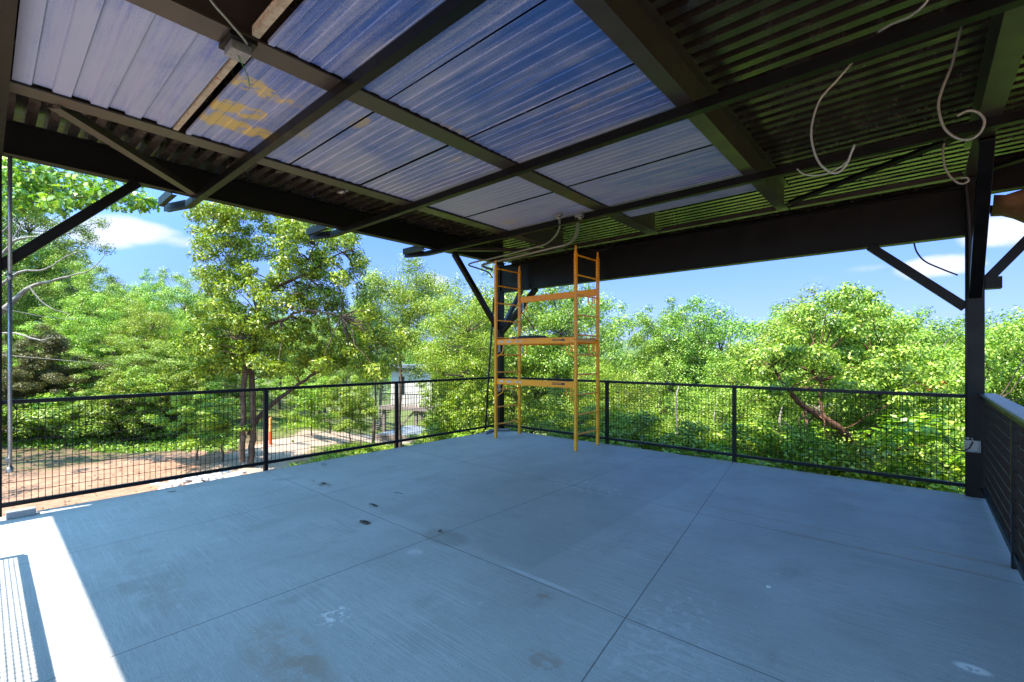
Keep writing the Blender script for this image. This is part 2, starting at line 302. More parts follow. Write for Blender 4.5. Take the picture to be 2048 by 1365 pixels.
def bark(name, a, b):
    t = NT(name); n = t.noise(18, 6, .7, (1, 1, .22)); n2 = t.noise(3, 3)
    c = t.ramp(n, [(.3, a), (.68, b)]); t.set(Base_Color=t.mix(t.mr(n2, .4, .7, 0, .4), c, tuple(x*.5 for x in a)), Roughness=.9, Specular_IOR_Level=.2); t.bump(n, .8, .02); return t.m
M['bark'] = bark('brown_bark', (.05, .036, .028), (.17, .125, .095)); M['barkg'] = bark('grey_bark', (.13, .115, .10), (.38, .35, .31)); M['barkr'] = bark('reddish_bark', (.07, .035, .024), (.20, .105, .065))
def leafm(name, c1, c2, c3, trans=.29):
    t = NT(name); oi = t.n.new('ShaderNodeObjectInfo')
    r = t.geo.outputs['Random Per Island']; c = t.ramp(r, [(0, c1), (.55, c2), (1, c3)])
    hs = t.n.new('ShaderNodeHueSaturation'); t.l.new(c, hs.inputs['Color']); t.l.new(t.mr(oi.outputs['Random'], 0, 1, .482, .516, False), hs.inputs['Hue']); t.l.new(t.mr(oi.outputs['Random'], 0, 1, .82, 1.2, False), hs.inputs['Value'])
    t.l.new(hs.outputs[0], t.b.inputs['Base Color']); t.set(Roughness=.42, Specular_IOR_Level=.5)
    tr = t.n.new('ShaderNodeBsdfTranslucent'); t.l.new(t.mix(1., hs.outputs[0], (1.25, 1.35, .45), 'MULTIPLY'), tr.inputs['Color'])
    mx = t.n.new('ShaderNodeMixShader'); mx.inputs[0].default_value = trans; t.l.new(t.b.outputs[0], mx.inputs[1]); t.l.new(tr.outputs[0], mx.inputs[2]); t.l.new(mx.outputs[0], t.out.inputs['Surface'])
    return t.m
M['leafA'] = leafm('walnut_leaf', (.055, .12, .008), (.205, .335, .018), (.42, .50, .05))
M['leafB'] = leafm('oak_leaf', (.04, .09, .012), (.15, .275, .024), (.34, .45, .06))
M['leafC'] = leafm('maple_leaf', (.05, .11, .014), (.21, .36, .034), (.45, .56, .10))
M['leafD'] = leafm('cedar_leaf', (.06, .075, .02), (.11, .115, .03), (.17, .155, .045), .25)
M['leafE'] = leafm('shrub_leaf', (.035, .085, .012), (.18, .32, .028), (.38, .48, .06))

# ------------------------------------------------------------------ terrain
def sp_(x, k=1.2): return np.log1p(np.exp(np.clip(k*x, -30, 30)))/k
def gz(x, y):
    x = np.asarray(x, float); y = np.asarray(y, float)
    s = y-6.0+.22*(x+10)
    d = .42*sp_(s); d = 14*(1-np.exp(-d/14))
    r = np.hypot(x, y)
    hill = 16*np.clip((r-130)/170, 0, 1)**1.5*(1+.45*np.sin(np.arctan2(y, x)*9+1)+.25*np.sin(np.arctan2(y, x)*23))
    e = .35*sp_(x-4)  # falls away to the right too
    rise = .10*sp_(-(x+16))*np.exp(-np.clip(y-2, 0, None)/6)
    return -.92-d-np.minimum(e, 6)+hill+np.minimum(rise, 3)+.06*np.sin(x*1.7+y)*np.cos(y*1.3)
xs = np.concatenate([-np.geomspace(700, 30, 26), np.linspace(-28, 12, 101), np.geomspace(14, 700, 26)])
ys = np.concatenate([-np.geomspace(400, 12, 16), np.linspace(-10, 40, 111), np.geomspace(42, 900, 34)])
XX, YY = np.meshgrid(xs, ys); ZZ = gz(XX, YY)
b = MB(); nx = len(xs); vs = np.stack([XX, YY, ZZ], -1).reshape(-1, 3)
fs = [(j*nx+i, j*nx+i+1, (j+1)*nx+i+1, (j+1)*nx+i) for j in range(len(ys)-1) for i in range(nx-1)]
b.add(vs, fs, True); tag(b.build('ground', M['earth']), kind='structure')

# ------------------------------------------------------------------ concrete deck
DX0, DX1, DY0, DY1 = -6.36, .62, -3.2, 6.95
b = MB(); b.box(DX0, DX1, DY0, DY1, -.16, 0); d = b.build('deck', M['concrete'], bevel=.008); tag(d, kind='structure')


# ------------------------------------------------------------------ pavilion (steel frame and roof)
Z0 = 3.38; ZT = 3.70
pav = thing('pavilion', 'black steel framed open pavilion with corrugated roof over the concrete deck', 'pavilion', (-6.45, 6.99, 0))
pav_l = Vector(pav.location)
def pbuild(mb, name, m, parent=None, bevel=0, label=None):
    o = mb.build(name, m, bevel=bevel); o.parent = parent or pav
    o.location = -pav_l if (parent is None) else (0, 0, 0)
    if label: o['label'] = label
    return o
# columns
for (x0, x1, y0, y1, zt) in ((-6.54, -6.40, 6.93, 7.07, Z0), (.372, .515, 6.86, 7.0, Z0), (-6.52, -6.385, -.02, .12, Z0), (.372, .515, -.6, -.46, Z0)):
    b = MB(); b.box(x0, x1, y0, y1, -.5, zt); pbuild(b, 'column', M['steel'], bevel=.01)
# primary beams
PX = [(-6.475, .13), (-4.82, .175), (-3.095, .185), (-1.328, .125), (.425, .137)]
b = MB(); b.ibeam((PX[0][0], -1.75, Z0), (PX[0][0], 7.12, Z0), ZT-Z0, .13, .012); pbuild(b, 'edge_beam', M['spatter'])
for x, w in PX[1:]:
    b = MB(); b.ibeam((x, -1.12, Z0), (x, 6.9, Z0), ZT-Z0, w, .012); pbuild(b, 'purlin', M['purlin'])
b = MB(); b.ibeam((-6.40, 6.965, 2.77), (.372, 6.965, 2.77), .53, .13, .014); pbuild(b, 'girder', M['steel'])
b = MB(); b.ibeam((.515, 7.0, 3.2), (6.5, 7.0, 3.2), .36, .13, .014); pbuild(b, 'girder', M['steel'])
# lit angle above the far girder
b = MB()
for x0, x1 in ((-6.40, -4.92), (-4.72, -3.2), (-2.99, -1.4), (-1.25, .35)): b.box(x0, x1, 6.84, 6.93, 3.385, 3.395); b.box(x0, x1, 6.92, 6.93, 3.3955, 3.46)
pbuild(b, 'ledger_angle', M['purlin'])
# joists hung under the purlins: an angle with its upright leg to the near side
JY = (.12, 1.70, 3.56, 5.34)
for k, y in enumerate(JY):
    b = MB(); b.box(-6.74, 6.2, y-.07, y-.061, 3.30, Z0-.002); b.box(-6.74, 6.2, y-.0605, y, 3.30, 3.307)
    j = pbuild(b, 'joist', M['steel'])
    q = MB()          # bent bracket carrying the eave
    q.bar((-6.742, y-.066, 3.345), (-7.16, y-.19, 3.352), .008, .095); q.bar((-6.742, y-.035, 3.303), (-7.16, y-.16, 3.312), .05, .006)
    q.bar((-6.5, y-.255, 3.40), (-7.12, y-.255, 3.40), .008, .10); q.bar((-6.5, y-.23, 3.353), (-7.12, y-.23, 3.353), .05, .006)
    pbuild(q, 'eave_bracket', M['steel'], j)
# horizontal diagonals
def diag(p, q, w=.09, h=.06, m='purlin'):
    b = MB(); b.bar(p, q, w, .006); b.bar(p, q, .006, h, o=(w/2-.003, h/2+.003)); pbuild(b, 'diagonal_brace', M[m])
diag((-4.93, .36, 3.362), (-6.36, 1.63, 3.362)); diag((.33, 5.50, 3.362), (-1.25, 6.60, 3.362), m='steel'); diag((2.6, 5.3, 3.355), (.52, 6.7, 3.355), m='steel'); diag((-4.9, 6.75, 3.362), (-6.38, 5.42, 3.362))
# knee braces
def knee(p, q, s=.09):
    b = MB(); b.bar(p, q, s, s); pbuild(b, 'knee_brace', M['steel'], bevel=.006)
knee((-6.452, .10, 2.31), (-6.452, 1.12, Z0)); knee((-6.47, 6.93, 2.05), (-6.47, 5.76, Z0)); knee((-6.40, 7.0, 1.98), (-5.52, 7.0, 2.78))
knee((.375, 6.93, 2.0), (-.44, 6.93, 2.78)); knee((.445, 6.87, 2.12), (.445, 5.74, Z0), .10); knee((.515, 6.93, 2.25), (1.25, 6.93, 3.22)); knee((-6.47, 7.07, 2.05), (-6.47, 8.1, Z0+.1), .08)
b = MB(); b.box(.516, .64, 6.86, 6.99, 2.18, 2.30); pbuild(b, 'gusset', M['steel'])
# corrugated roof deck: ribs run along X
P = .1475; prof = []; y = -1.41; y = .228-P*12-.03
prof = []
while y < 8.6:
    prof += [(y, ZT+.095), (y+.060, ZT+.095), (y+.067, ZT+.001), (y+P-.007, ZT+.001)]; y += P
def ribsheet(prof, x0, x1, th=.0012):
    b = MB(); v = []
    for (yy, zz) in prof: v += [(x0, yy, zz), (x1, yy, zz)]
    n = len(prof); f = [(2*i, 2*i+1, 2*i+3, 2*i+2) for i in range(n-1)]
    b.add(v, f); return b
pm = [q for q in prof if q[0] > -1.46]
pbuild(ribsheet(pm, -6.42, 7.5), 'roof_deck', M['deckmetal'])
pm2 = [q for q in prof if q[0] > -1.16]
pbuild(ribsheet(pm2, -7.35, -6.4205), 'eave_deck', M['deckmetal'])
b = MB(); b.box(-7.3, 7.5, 8.3, 8.32, 3.55, 3.82); pbuild(b, 'fascia', M['steel'])
# ceiling sheets, film faced, ribbed along X
def panel(x0, x1, y0, y1, pitch, dep, z=3.402, tilt=0):
    pr = []; y = y0; k = 0
    while y < y1-.01:
        w = min(pitch/2, y1-y); zz = z+(dep if k % 2 else 0); pr += [(y+.004, zz), (min(y+w-.004, y1), zz)]; y += w; k += 1
    pbuild(ribsheet(pr, x0, x1), 'ceiling_panel', M['film'])
xl, xm0, xm1, xr = -4.73, -3.19, -3.0, -1.395
panel(xl, xm0, -1.2, .12, .205, .018); panel(xl, xm0, .13, 1.05, .205, .018, 3.399)
panel(xl, xm0, 1.19, 2.03, .150, .006); panel(xl, xm0, 2.038, 2.80, .095, .006, 3.405); panel(xl, xm0, 2.808, 3.62, .080, .006, 3.402); panel(xl, xm0, 3.628, 4.41, .080, .005, 3.405); panel(xl, xm0, 4.418, 5.33, .080, .005, 3.402)
panel(xm1, xr, 1.19, 2.00, .150, .006); panel(xm1, xr, 2.008, 2.82, .100, .006, 3.405); panel(xm1, xr, 2.828, 3.60, .085, .006, 3.402); panel(xm1, xr, 3.61, 4.38, .080, .005, 3.405); panel(xm1, xr, 4.388, 5.28, .080, .005, 3.402); panel(xm1, xr, 5.288, 5.93, .080, .005, 3.404)
b = MB(); b.box(xl, -3.2, 1.065, 1.095, 3.392, 3.396); b.box(-2.99, xr, 1.065, 1.10, 3.392, 3.396); b.box(xl, -3.2, 1.060, 1.064, 3.392, 3.45); b.box(-2.99, xr, 1.060, 1.064, 3.392, 3.45); pbuild(b, 'rusty_angle', M['rust'], label='bare rusty angle between two blue ceiling sheets')
b = MB(); b.box(xl, -3.2, 1.15, 1.185, 3.386, 3.412); b.box(-2.99, xr, 1.15, 1.185, 3.386, 3.412); pbuild(b, 'panel_edge_trim', M['film'])

# ------------------------------------------------------------------ railings
def wire_mesh(a, bq, z0, z1, pitch=.0483, hp=.097, r=.0029):
    if a[1] < -.2: r = .0032; hp = .0483
    b = MB(); a = Vector(a); q = Vector(bq); L = (q-a).length; d = (q-a).normalized()
    n = int(L/pitch)
    for i in range(1, n+1):
        p = a+d*(i*pitch)
        if i*pitch < L-.01: b.tube([(p.x, p.y, z0), (p.x, p.y, z1)], r, 5, False)
    side = d.cross(Vector((0, 0, 1)))*(r*2)
    z = z0+.085
    while z < z1-.02: b.tube([a+side+Vector((0, 0, z)), q+side+Vector((0, 0, z))], r, 5, False); z += hp
    return b
def railing(name, label, p0, p1, posts, loc, cap=False, group='black mesh railings round the deck'):
    """p0,p1 plan ends; posts: plan positions"""
    r = thing(name, label, 'railing', loc, group); L = -Vector(loc)
    ax = Vector((p1[0]-p0[0], p1[1]-p0[1], 0)).normalized()
    def B(mb, nm, m='rail', bev=.004, par=None):
        o = mb.build(nm, M[m], bevel=bev); o.parent = par or r; o.location = L; return o
    b = MB(); b.bar((*p0, 1.05), (*p1, 1.05), .04, .04); B(b, 'top_rail')
    for i in range(len(posts)):
        b = MB(); b.bar((*posts[i], -.15), (*posts[i], 1.029), .05, .05, up=ax); B(b, 'post')
    ends = [Vector((*p, 0)) for p in posts]
    if (ends[0]-Vector((*p0, 0))).length > .1: ends = [Vector((*p0, 0))]+ends
    if (ends[-1]-Vector((*p1, 0))).length > .1: ends = ends+[Vector((*p1, 0))]
    for a, q in zip(ends[:-1], ends[1:]):
        a2 = a+ax*.026; q2 = q-ax*.026
        b = MB(); b.bar((a2.x, a2.y, .09), (q2.x, q2.y, .09), .04, .04); B(b, 'bottom_rail')
        B(wire_mesh(a2, q2, .111, 1.029), 'mesh_panel', bev=0)
    if cap:
        b = MB(); b.bar((p0[0]+.03, p0[1], 1.083), (p1[0]+.03, p1[1], 1.083), .125, .024); B(b, 'cap', 'capm')
    return r
railing('railing', 'black wire mesh railing along the left edge above the dirt yard', (-6.42, .09), (-6.42, 6.95), [(-6.42, 2.44), (-6.42, 4.46)], (-6.42, 2.44, 0))
railing('railing', 'black wire mesh railing along the far edge behind the orange scaffold', (-6.41, 6.98), (.405, 6.98), [(-3.975, 6.98), (-1.955, 6.98)], (-3.975, 6.98, 0))
railing('railing', 'black mesh railing with wide flat cap at the right edge beside the column', (.51, 6.90), (.51, .6), [(.51, 4.75), (.51, 2.6)], (.51, 4.75, 0), cap=True)
railing('railing', 'black mesh railing behind the viewer whose shadow falls on the sunlit concrete', (-5.12, -.33), (-1.2, -.33), [(-5.12, -.33), (-3.1, -.33), (-1.2, -.33)], (-5.12, -.33, 0))

# ------------------------------------------------------------------ scaffold
sc = thing('scaffold', 'orange steel scaffold tower with two platforms standing in the deck corner', 'scaffold', (-5.75, 6.11, 0)); scl = -Vector(sc.location)
def SB(mb, nm, m='orange', bev=.002, par=None):
    o = mb.build(nm, M[m], bevel=bev); o.parent = par or sc; o.location = scl if par is None else (0, 0, 0); return o
FX = (-5.75, -4.035); FY = (6.115, 6.775); S = .044
rungs = [.25, .56, .875, 1.19, 1.505, 1.815, 2.13, 2.445, 2.76, 3.07]
for x in FX:
    b = MB()
    for y in FY:
        b.bar((x, y, .0), (x, y, 1.735), S, S, up=(0, 1, 0)); b.bar((x, y, 1.742), (x, y, 3.10), S, S, up=(0, 1, 0)); b.tube([(x, y, 3.10), (x, y, 3.215)], .015, 8); b.bar((x, y, 3.10), (x, y, 3.135), .036, .036, up=(0, 1, 0))
    for z in rungs: b.tube([(x, FY[0]+.02, z), (x, FY[1]-.02, z)], .0135, 8, False)
    fr = SB(b, 'end_frame')
    b = MB()
    for y in FY:
        for k in range(1, 60):
            z = k*.051
            b.tube([(x, y-.0235, z), (x, y-.0222, z)], .006, 6)
            for sx in (-1, 1): b.tube([(x+sx*.0235, y, z), (x+sx*.0222, y, z)], .006, 6)
    SB(b, 'pin_holes', 'lblk', 0, fr)
def side_rail(y, z0, z1, decal=True):
    x0, x1 = FX[0]+.024, FX[1]-.024; b = MB(); b.box(x0, x1, y-.006, y+.006, z0, z1); b.box(x0, x1, y-.020, y+.020, z0-.006, z0-.0005); b.box(x0, x1, y-.018, y+.018, z1+.0005, z1+.005)
    r = SB(b, 'side_rail')
    if decal:
        b = MB(); b.box(x1-.43, x1-.18, y-.0085, y-.0063, z0+.035, z0+.07); SB(b, 'black_label', 'lblk', 0, r)
        b = MB()
        for k in range(7): b.box(x1-.42+k*.026, x1-.42+k*.026+.016, y-.0105, y-.0089, z0+.045, z0+.061)
        SB(b, 'label_lettering', 'orange', 0, r)
        for u0, w in ((.07, .10), (.24, .12), (.44, .05), (.52, .06)):
            b = MB(); b.box(x0+u0, x0+u0+w, y-.0085, y-.0063, z0+.03, z0+.066); SB(b, 'white_label', 'lwht', 0, r)
    # drop brackets at both ends
    for x, s in ((x0, 1), (x1, -1)):
        b = MB(); b.tube(spline([(x+s*.16, y, z0-.005), (x+s*.155, y, z0-.10), (x+s*.13, y, z0-.15), (x+s*.0, y, z0-.225)], 5), .010, 6); SB(b, 'drop_bracket', par=r)
        b = MB(); b.bar((x+s*.045, y, z0-.006), (x+s*.045, y, z0-.13), .012, .012, up=(0, 1, 0)); b.bar((x+s*.075, y, z0-.006), (x+s*.075, y, z0-.13), .012, .012, up=(0, 1, 0)); b.bar((x+s*.03, y, z0-.13), (x+s*.09, y, z0-.13), .012, .012); SB(b, 'locking_pin', 'galv' if s > 0 else 'orange', 0, r)
side_rail(FY[0], .985, 1.075); side_rail(FY[0], 1.69, 1.78); side_rail(FY[1], 1.69, 1.78); side_rail(FY[1], 2.50, 2.60, False)
b = MB(); b.box(FX[0]+.025, FX[1]-.025, FY[0]+.021, FY[1]-.021, 1.742, 1.762); SB(b, 'platform_board', 'ply')
for x in (FX[0]+.03, FX[1]-.03): b = MB(); b.box(x-.012, x+.012, FY[0]+.03, FY[1]-.03, 1.70, 1.741); SB(b, 'platform_bearer')
# tools on the platform
p = (-5.3, 6.33, 1.763)
tb = thing('tool_case', 'low dark tool case lying on the middle scaffold platform', 'tool case', p)
b = MB(); b.box(-.02, .46, -.13, .13, 0, .055); b.build('case_body', M['rubber'], tb, bevel=.012)
b = MB(); b.box(0, .44, -.12, .12, .0555, .075); b.build('case_lid', M['lblk'], tb, bevel=.008)
b = MB(); b.bar((.16, 0, .10), (.26, 0, .10), .02, .016); b.box(.16, .17, -.01, .01, .0755, .092); b.box(.25, .26, -.01, .01, .0755, .092); b.build('handle', M['rubber'], tb)
dr = thing('power_tool', 'small power tool with a grey barrel lying beside the dark tool case', 'power tool', (-5.46, 6.30, 1.763))
b = MB(); b.tube([(-.12, 0, .035), (-.03, 0, .038), (.06, 0, .036), (.09, 0, .036)], [.012, .028, .03, .02], 12); b.build('barrel', M['galv'], dr)
b = MB(); b.bar((.03, -.02, .03), (.06, -.12, .022), .035, .03); b.build('grip', M['rubber'], dr, bevel=.006)
t = NT('red_plastic'); t.set(Base_Color=(.35, .03, .02), Roughness=.4); b = MB(); b.tube([(-.028, 0, .0385), (.012, 0, .0385)], .0312, 12); b.build('collar', t.m, dr)

# ------------------------------------------------------------------ conduits, boxes and cables under the roof
def cable(name, label, pts, r, m='flex', cat='cable', group=None, n=8, ribs=False, mb=None):
    ps = spline(pts, n); b = MB(); b.tube(ps, r, 8)
    if ribs:
        L = 0; last = ps[0]; nxt = .012
        for p_, q_ in zip(ps[:-1], ps[1:]):
            seg = (q_-p_).length; s = nxt-L
            while s <= seg and seg > 0:
                c_ = p_+(q_-p_)*(s/seg); d_ = (q_-p_).normalized(); b.tube([c_-d_*.0022, c_+d_*.0022], r*1.16, 8, False); nxt += .012; s = nxt-L
            L += seg
    o = b.build(name, M[m]); return tag(o, label, cat, group)
def pz(lst, z): return [on_z(x, y, z) for x, y in lst]
def py_(lst, y): return [on_y(a, b, y) for a, b in lst]
G = 'flexible conduits hanging loose from the roof'
cable('flexible_conduit', 'pale flexible conduit running from the roof down into the junction box', [on_z(395, -60, 3.36), on_z(420, -2, 3.36), on_z(455, 40, 3.34), on_z(485, 75, 3.325), on_z(494, 88, 3.325)], .0062, group=G, ribs=True)
cable('flexible_conduit', 'pale flexible conduit dangling in a long hook left of the other loose ones', py_([(1716, 112), (1675, 160), (1640, 200), (1624, 250), (1625, 290), (1640, 328), (1668, 347), (1690, 334), (1703, 305), (1709, 290)], 3.62), .0062, group=G, ribs=True)
cable('flexible_conduit', 'pale flexible conduit hanging in an open loop near the right column', py_([(1927, 37), (1915, 85), (1904, 130), (1884, 180), (1877, 215), (1888, 255), (1912, 276), (1938, 280), (1960, 266), (1969, 243), (1957, 226), (1936, 222), (1915, 232)], 4.4), .0075, group=G, ribs=True)
cable('flexible_conduit', 'short pale flexible conduit curling against the top of the right column', py_([(1893, 272), (1886, 300), (1890, 335), (1905, 358), (1922, 368), (1936, 363), (1934, 356), (1922, 357)], 5.6), .0075, group=G, ribs=True)
cable('flexible_conduit', 'pale flexible conduit crossing above the second joist at the top edge', [on_y(1870, -30, 3.3), on_y(1850, 8, 3.3), on_y(1820, 33, 3.35), on_y(1785, 48, 3.4), on_y(1757, 64, 3.45)], .0062, group=G, ribs=True)
cable('wire', 'thin pale wire curving beside the hooked conduit under the roof', py_([(1700, 318), (1680, 335), (1655, 347), (1625, 352), (1606, 348), (1594, 338)], 3.9), .005)
cable('wire', 'black cable end sticking out below the far girder against the sky', py_([(1828, 487), (1834, 505), (1850, 523), (1880, 537), (1916, 551)], 6.9), .008, 'rubber')
cable('wire', 'thin dark wire looping down behind the top of the scaffold', py_([(1127, 450), (1140, 475), (1165, 494), (1200, 502), (1225, 490), (1240, 465), (1250, 446)], 6.0), .0035, 'rubber')
cable('wire', 'thin dark wire sagging under the green lit roof near the right column', py_([(1700, 352), (1745, 362), (1800, 350), (1850, 340), (1905, 330)], 6.3), .004, 'rubber')
jb = thing('junction_box', 'open galvanised junction box under the second roof beam from the left edge', 'junction box', (-3.10, 1.02, 3.30))
b = MB(); b.box(-.06, .06, -.055, .055, 0, .004); b.box(-.06, -.056, -.055, .055, .0045, .05); b.box(.056, .06, -.055, .055, .0045, .05); b.box(-.0555, .0555, -.055, -.051, .0045, .05); b.box(-.0555, .0555, .051, .055, .0045, .05); b.build('box_body', M['galv'], jb)
b = MB(); b.box(-.10, .10, -.075, .075, .051, .066); b.box(-.10, -.09, -.075, .075, .0665, .079); b.box(.09, .10, -.075, .075, .0665, .079); b.build('mounting_bracket', M['steel'], jb)
b = MB(); b.tube(spline([(.0, 0, .0), (-.05, .05, -.03), (-.13, .10, -.03), (-.19, .13, -.06)], 6), .003, 6); b.build('green_wire', M['gwire'], jb)
zc = 3.24
G2 = 'rigid conduits under the roof above the scaffold'
tag(MB().tube(spline([on_z(1153, 437, 3.34), on_z(1155, 452, 3.30), on_z(1151, 473, 3.26), on_z(1135, 488, zc), on_z(1100, 497, zc), on_z(1035, 513, zc), on_z(972, 528, zc), on_z(966, 533, zc-.03), on_z(985, 540, zc-.07)], 6), .024, 10).build('conduit', M['galv']), 'thick galvanised conduit bending down from the roof above the scaffold', 'conduit', G2)
tag(MB().tube(spline([on_z(1119, 440, 3.34), on_z(1119, 455, 3.30), on_z(1110, 473, 3.27), on_z(1090, 489, zc), on_z(1050, 500, zc), on_z(985, 517, zc), on_z(945, 526, zc), on_z(938, 531, zc-.02), on_z(955, 537, zc-.05), on_z(976, 545, zc-.08), on_z(985, 556, zc-.14)], 6), .015, 10).build('conduit', M['galv']), 'thinner galvanised conduit running above the thick one and bending into the corner column', 'conduit', G2)
for px, lab in ((1117, 'galvanised fitting at the top of the thinner conduit beside the roof joist'), (1160, 'galvanised fitting at the top of the thick conduit beside the roof joist')):
    p = on_z(px, 434, 3.33); f = thing('conduit_fitting', lab, 'fitting', tuple(p), G2)
    b = MB(); b.box(-.07, .05, -.03, .03, 0, .035); b.build('strap', M['galv'], f, bevel=.004)
    b = MB(); b.tube([(0, 0, -.03), (0, 0, .0)], .03, 10); b.tube([(.045, .01, -.02), (.045, .01, -.001)], .008, 6); b.build('locknut', M['galv'], f)
p = on_z(684, 388, 3.6)
lf = thing('light_bracket', 'small pale metal bracket tucked between the roof ribs behind the left beam', 'bracket', (p[0], p[1], 3.62))
b = MB(); b.tube([(-.05, -.04, 0), (.0, 0, .01), (.05, .02, .0)], [.012, .028, .02], 8); b.build('cup', M['galv'], lf); b = MB(); b.bar((-.1, .03, .012), (.08, .03, .012), .03, .004); b.build('plate', M['lwht'], lf)
# pole, leaning pipe, loose pipe
cp = thing('conduit_pole', 'pale galvanised conduit standing against the left column', 'conduit pole', (-6.352, .168, .42))
b = MB(); b.tube([(0, 0, 0), (0, 0, 1.78)], .0155, 10); b.tube([(0, 0, 1.80), (0, 0, 2.92)], .0155, 10); b.build('pipe', M['galv'], cp)
b = MB(); b.tube([(0, 0, -.02), (0, 0, .03)], .024, 10); b.build('coupling', M['galv'], cp); b = MB(); b.tube([(0, 0, 1.77), (0, 0, 1.82)], .021, 10); b.build('coupling', M['galv'], cp); b = MB(); b.box(-.05, .03, -.03, .0, .09, .115); b.build('clamp', M['galv'], cp)
tag(MB().tube([on_y(971, 860, 6.88), on_y(978, 740, 6.88), on_y(988, 595, 6.88)], .02, 8).build('pipe', M['rubber']), 'thin black pipe leaning on the corner column behind the scaffold', 'pipe')
lp_ = MB().tube(spline([on_z(971, 866, .03), on_z(985, 861, .03), on_z(1000, 860, .03), on_z(1020, 860, .03)], 5), .028, 12)
tag(lp_.build('loose_pipe', M['galv']), 'short bent grey pipe lying on the deck at the foot of the corner column', 'pipe')
eb = thing('outlet_box', 'open galvanised outlet box with loose wires on the right column', 'outlet box', (.415, 6.86, .54))
b = MB(); b.box(-.055, .065, -.05, -.002, -.06, -.055); b.box(-.055, .065, -.05, -.002, .055, .06); b.box(-.055, -.05, -.05, -.002, -.0545, .0545); b.box(.06, .065, -.05, -.002, -.0545, .0545); b.box(-.0495, .0595, -.007, -.002, -.0545, .0545); b.build('box_body', M['galv'], eb)
b = MB(); b.tube([(-.03, -.025, .061), (-.03, -.025, .09)], .014, 8); b.tube([(.0, -.025, .061), (.0, -.025, .085)], .012, 8); b.build('connector', M['galv'], eb)
b = MB(); b.tube(spline([(.01, -.02, .04), (-.03, -.07, -.03), (-.10, -.10, -.05), (-.17, -.10, .0), (-.21, -.10, .06)], 6), .006, 6); b.build('wire', M['rubber'], eb)
b = MB(); b.tube([(.375, 6.85, .64), (.375, 6.85, 2.77)], .009, 8); b.tube(spline([(.40, 6.85, 2.3), (.40, 6.845, 2.8), (.385, 6.84, 3.1), (.37, 6.84, 3.3)], 5), .014, 8); tag(b.build('conduit', M['rubber']), 'thin dark conduit running up the near face of the right column', 'conduit')
# brown sheet sagging beyond the right column
t = NT('brown_tarp'); n = t.noise(7, 4, .6); t.set(Base_Color=t.ramp(n, [(.3, (.10, .045, .02)), (.7, (.26, .13, .06))]), Roughness=.7); M['tarp'] = t.m
b = MB(); n_ = 14; vs = []
for j in range(9):
    for i in range(n_):
        u = i/(n_-1); w_ = j/8; x = .62+u*1.15; y = 7.35+w_*.6; zz = 3.26-.36*math.sin(math.pi*min(1, w_*1.05))*(1-abs(u-.40)*1.5)-.02*math.sin(u*21+w_*5)-.015*math.sin(w_*17)
        vs.append((x, y, zz))
b.add(vs, [(j*n_+i, j*n_+i+1, (j+1)*n_+i+1, (j+1)*n_+i) for j in range(8) for i in range(n_-1)], True)
o = b.build('tarp', M['tarp']); o.modifiers.new('s', 'SOLIDIFY').thickness = .004; tag(o, 'brown sheet sagging under the roof beyond the right column', 'tarp')

# ------------------------------------------------------------------ small things on the deck
tag(MB().box(-.048, .048, -.095, .095, 0, .062).build('concrete_block', M['block'], loc=(-6.245, .235, .001), bevel=.006), 'small grey cement block on the deck by the left railing foot', 'block')
t = NT('dead_leaf'); t.set(Base_Color=t.ramp(t.geo.outputs['Random Per Island'], [(0, (.035, .022, .014)), (1, (.12, .07, .04))]), Roughness=.9); M['dead'] = t.m
def pile(px, py, rx, ry, n, lab, h=.012):
    p = on_z(px, py, 0); b = MB()
    for _ in range(n):
        a = random.random()*6.28; r = random.random()**.8; x = math.cos(a)*r*rx; y = math.sin(a)*r*ry; s = random.uniform(.002, .0085); z = .003+random.random()*h*(1-r)
        th = random.random()*6.28; ti = random.uniform(-.7, .7); c_, s_ = math.cos(th), math.sin(th)
        b.add([(x-c_*s, y-s_*s, z), (x+s_*s*.6, y-c_*s*.6, z+ti*s), (x+c_*s, y+s_*s, z+.002), (x-s_*s*.6, y+c_*s*.6, z-.0005)], [(0, 1, 2, 3)])
    tag(b.build('debris_pile', M['dead'], loc=(p[0], p[1], .002)), lab, 'debris')
pile(730, 1046, .075, .035, 260, 'flat heap of dark dirt crumbs on the middle of the deck, nearest to the viewer')
pile(747, 1012, .07, .022, 120, 'small dark dirt heap on the deck just behind the larger one', .02)
pile(648, 968, .055, .02, 90, 'thin smear of dark dirt on the deck towards the left railing')
pile(880, 1064, .02, .012, 30, 'tiny dark crumb beside the patched spot in the middle of the deck', .015)
t = NT('white_chip'); t.set(Base_Color=(.75, .75, .73), Roughness=.6)
p = on_z(1537, 1175, 0); b = MB(); b.tube([(0, 0, 0), (0, 0, .004)], .014, 9); tag(b.build('paint_chip', t.m, loc=(p[0], p[1], .002)), 'small round white chip on the right half of the deck', 'chip')
p = on_z(648, 930, .01); b = MB(); b.tube([(.035*math.cos(a/3), .035*math.sin(a/3), .006+.0006*a) for a in range(34)], .0028, 6); tag(b.build('wire_loop', M['galv'], loc=(p[0], p[1], 0)), 'small coil of grey wire on the deck near the left railing', 'wire')
p = on_z(335, 985, 0); b = MB(); b.tube([(0, 0, .004), (.02, .03, .006), (.025, .07, .004)], .0028, 6); tag(b.build('twig', M['rubber'], loc=(p[0], p[1], 0)), 'short dark hooked twig on the deck near the left edge', 'twig')
p = on_z(797, 987, 0); b = MB(); b.tube([(-.05, -.02, .003), (.0, .0, .005), (.06, .012, .003)], .0022, 6); tag(b.build('twig', M['rubber'], loc=(p[0], p[1], 0)), 'straight dark twig on the deck behind the dirt heaps', 'twig')

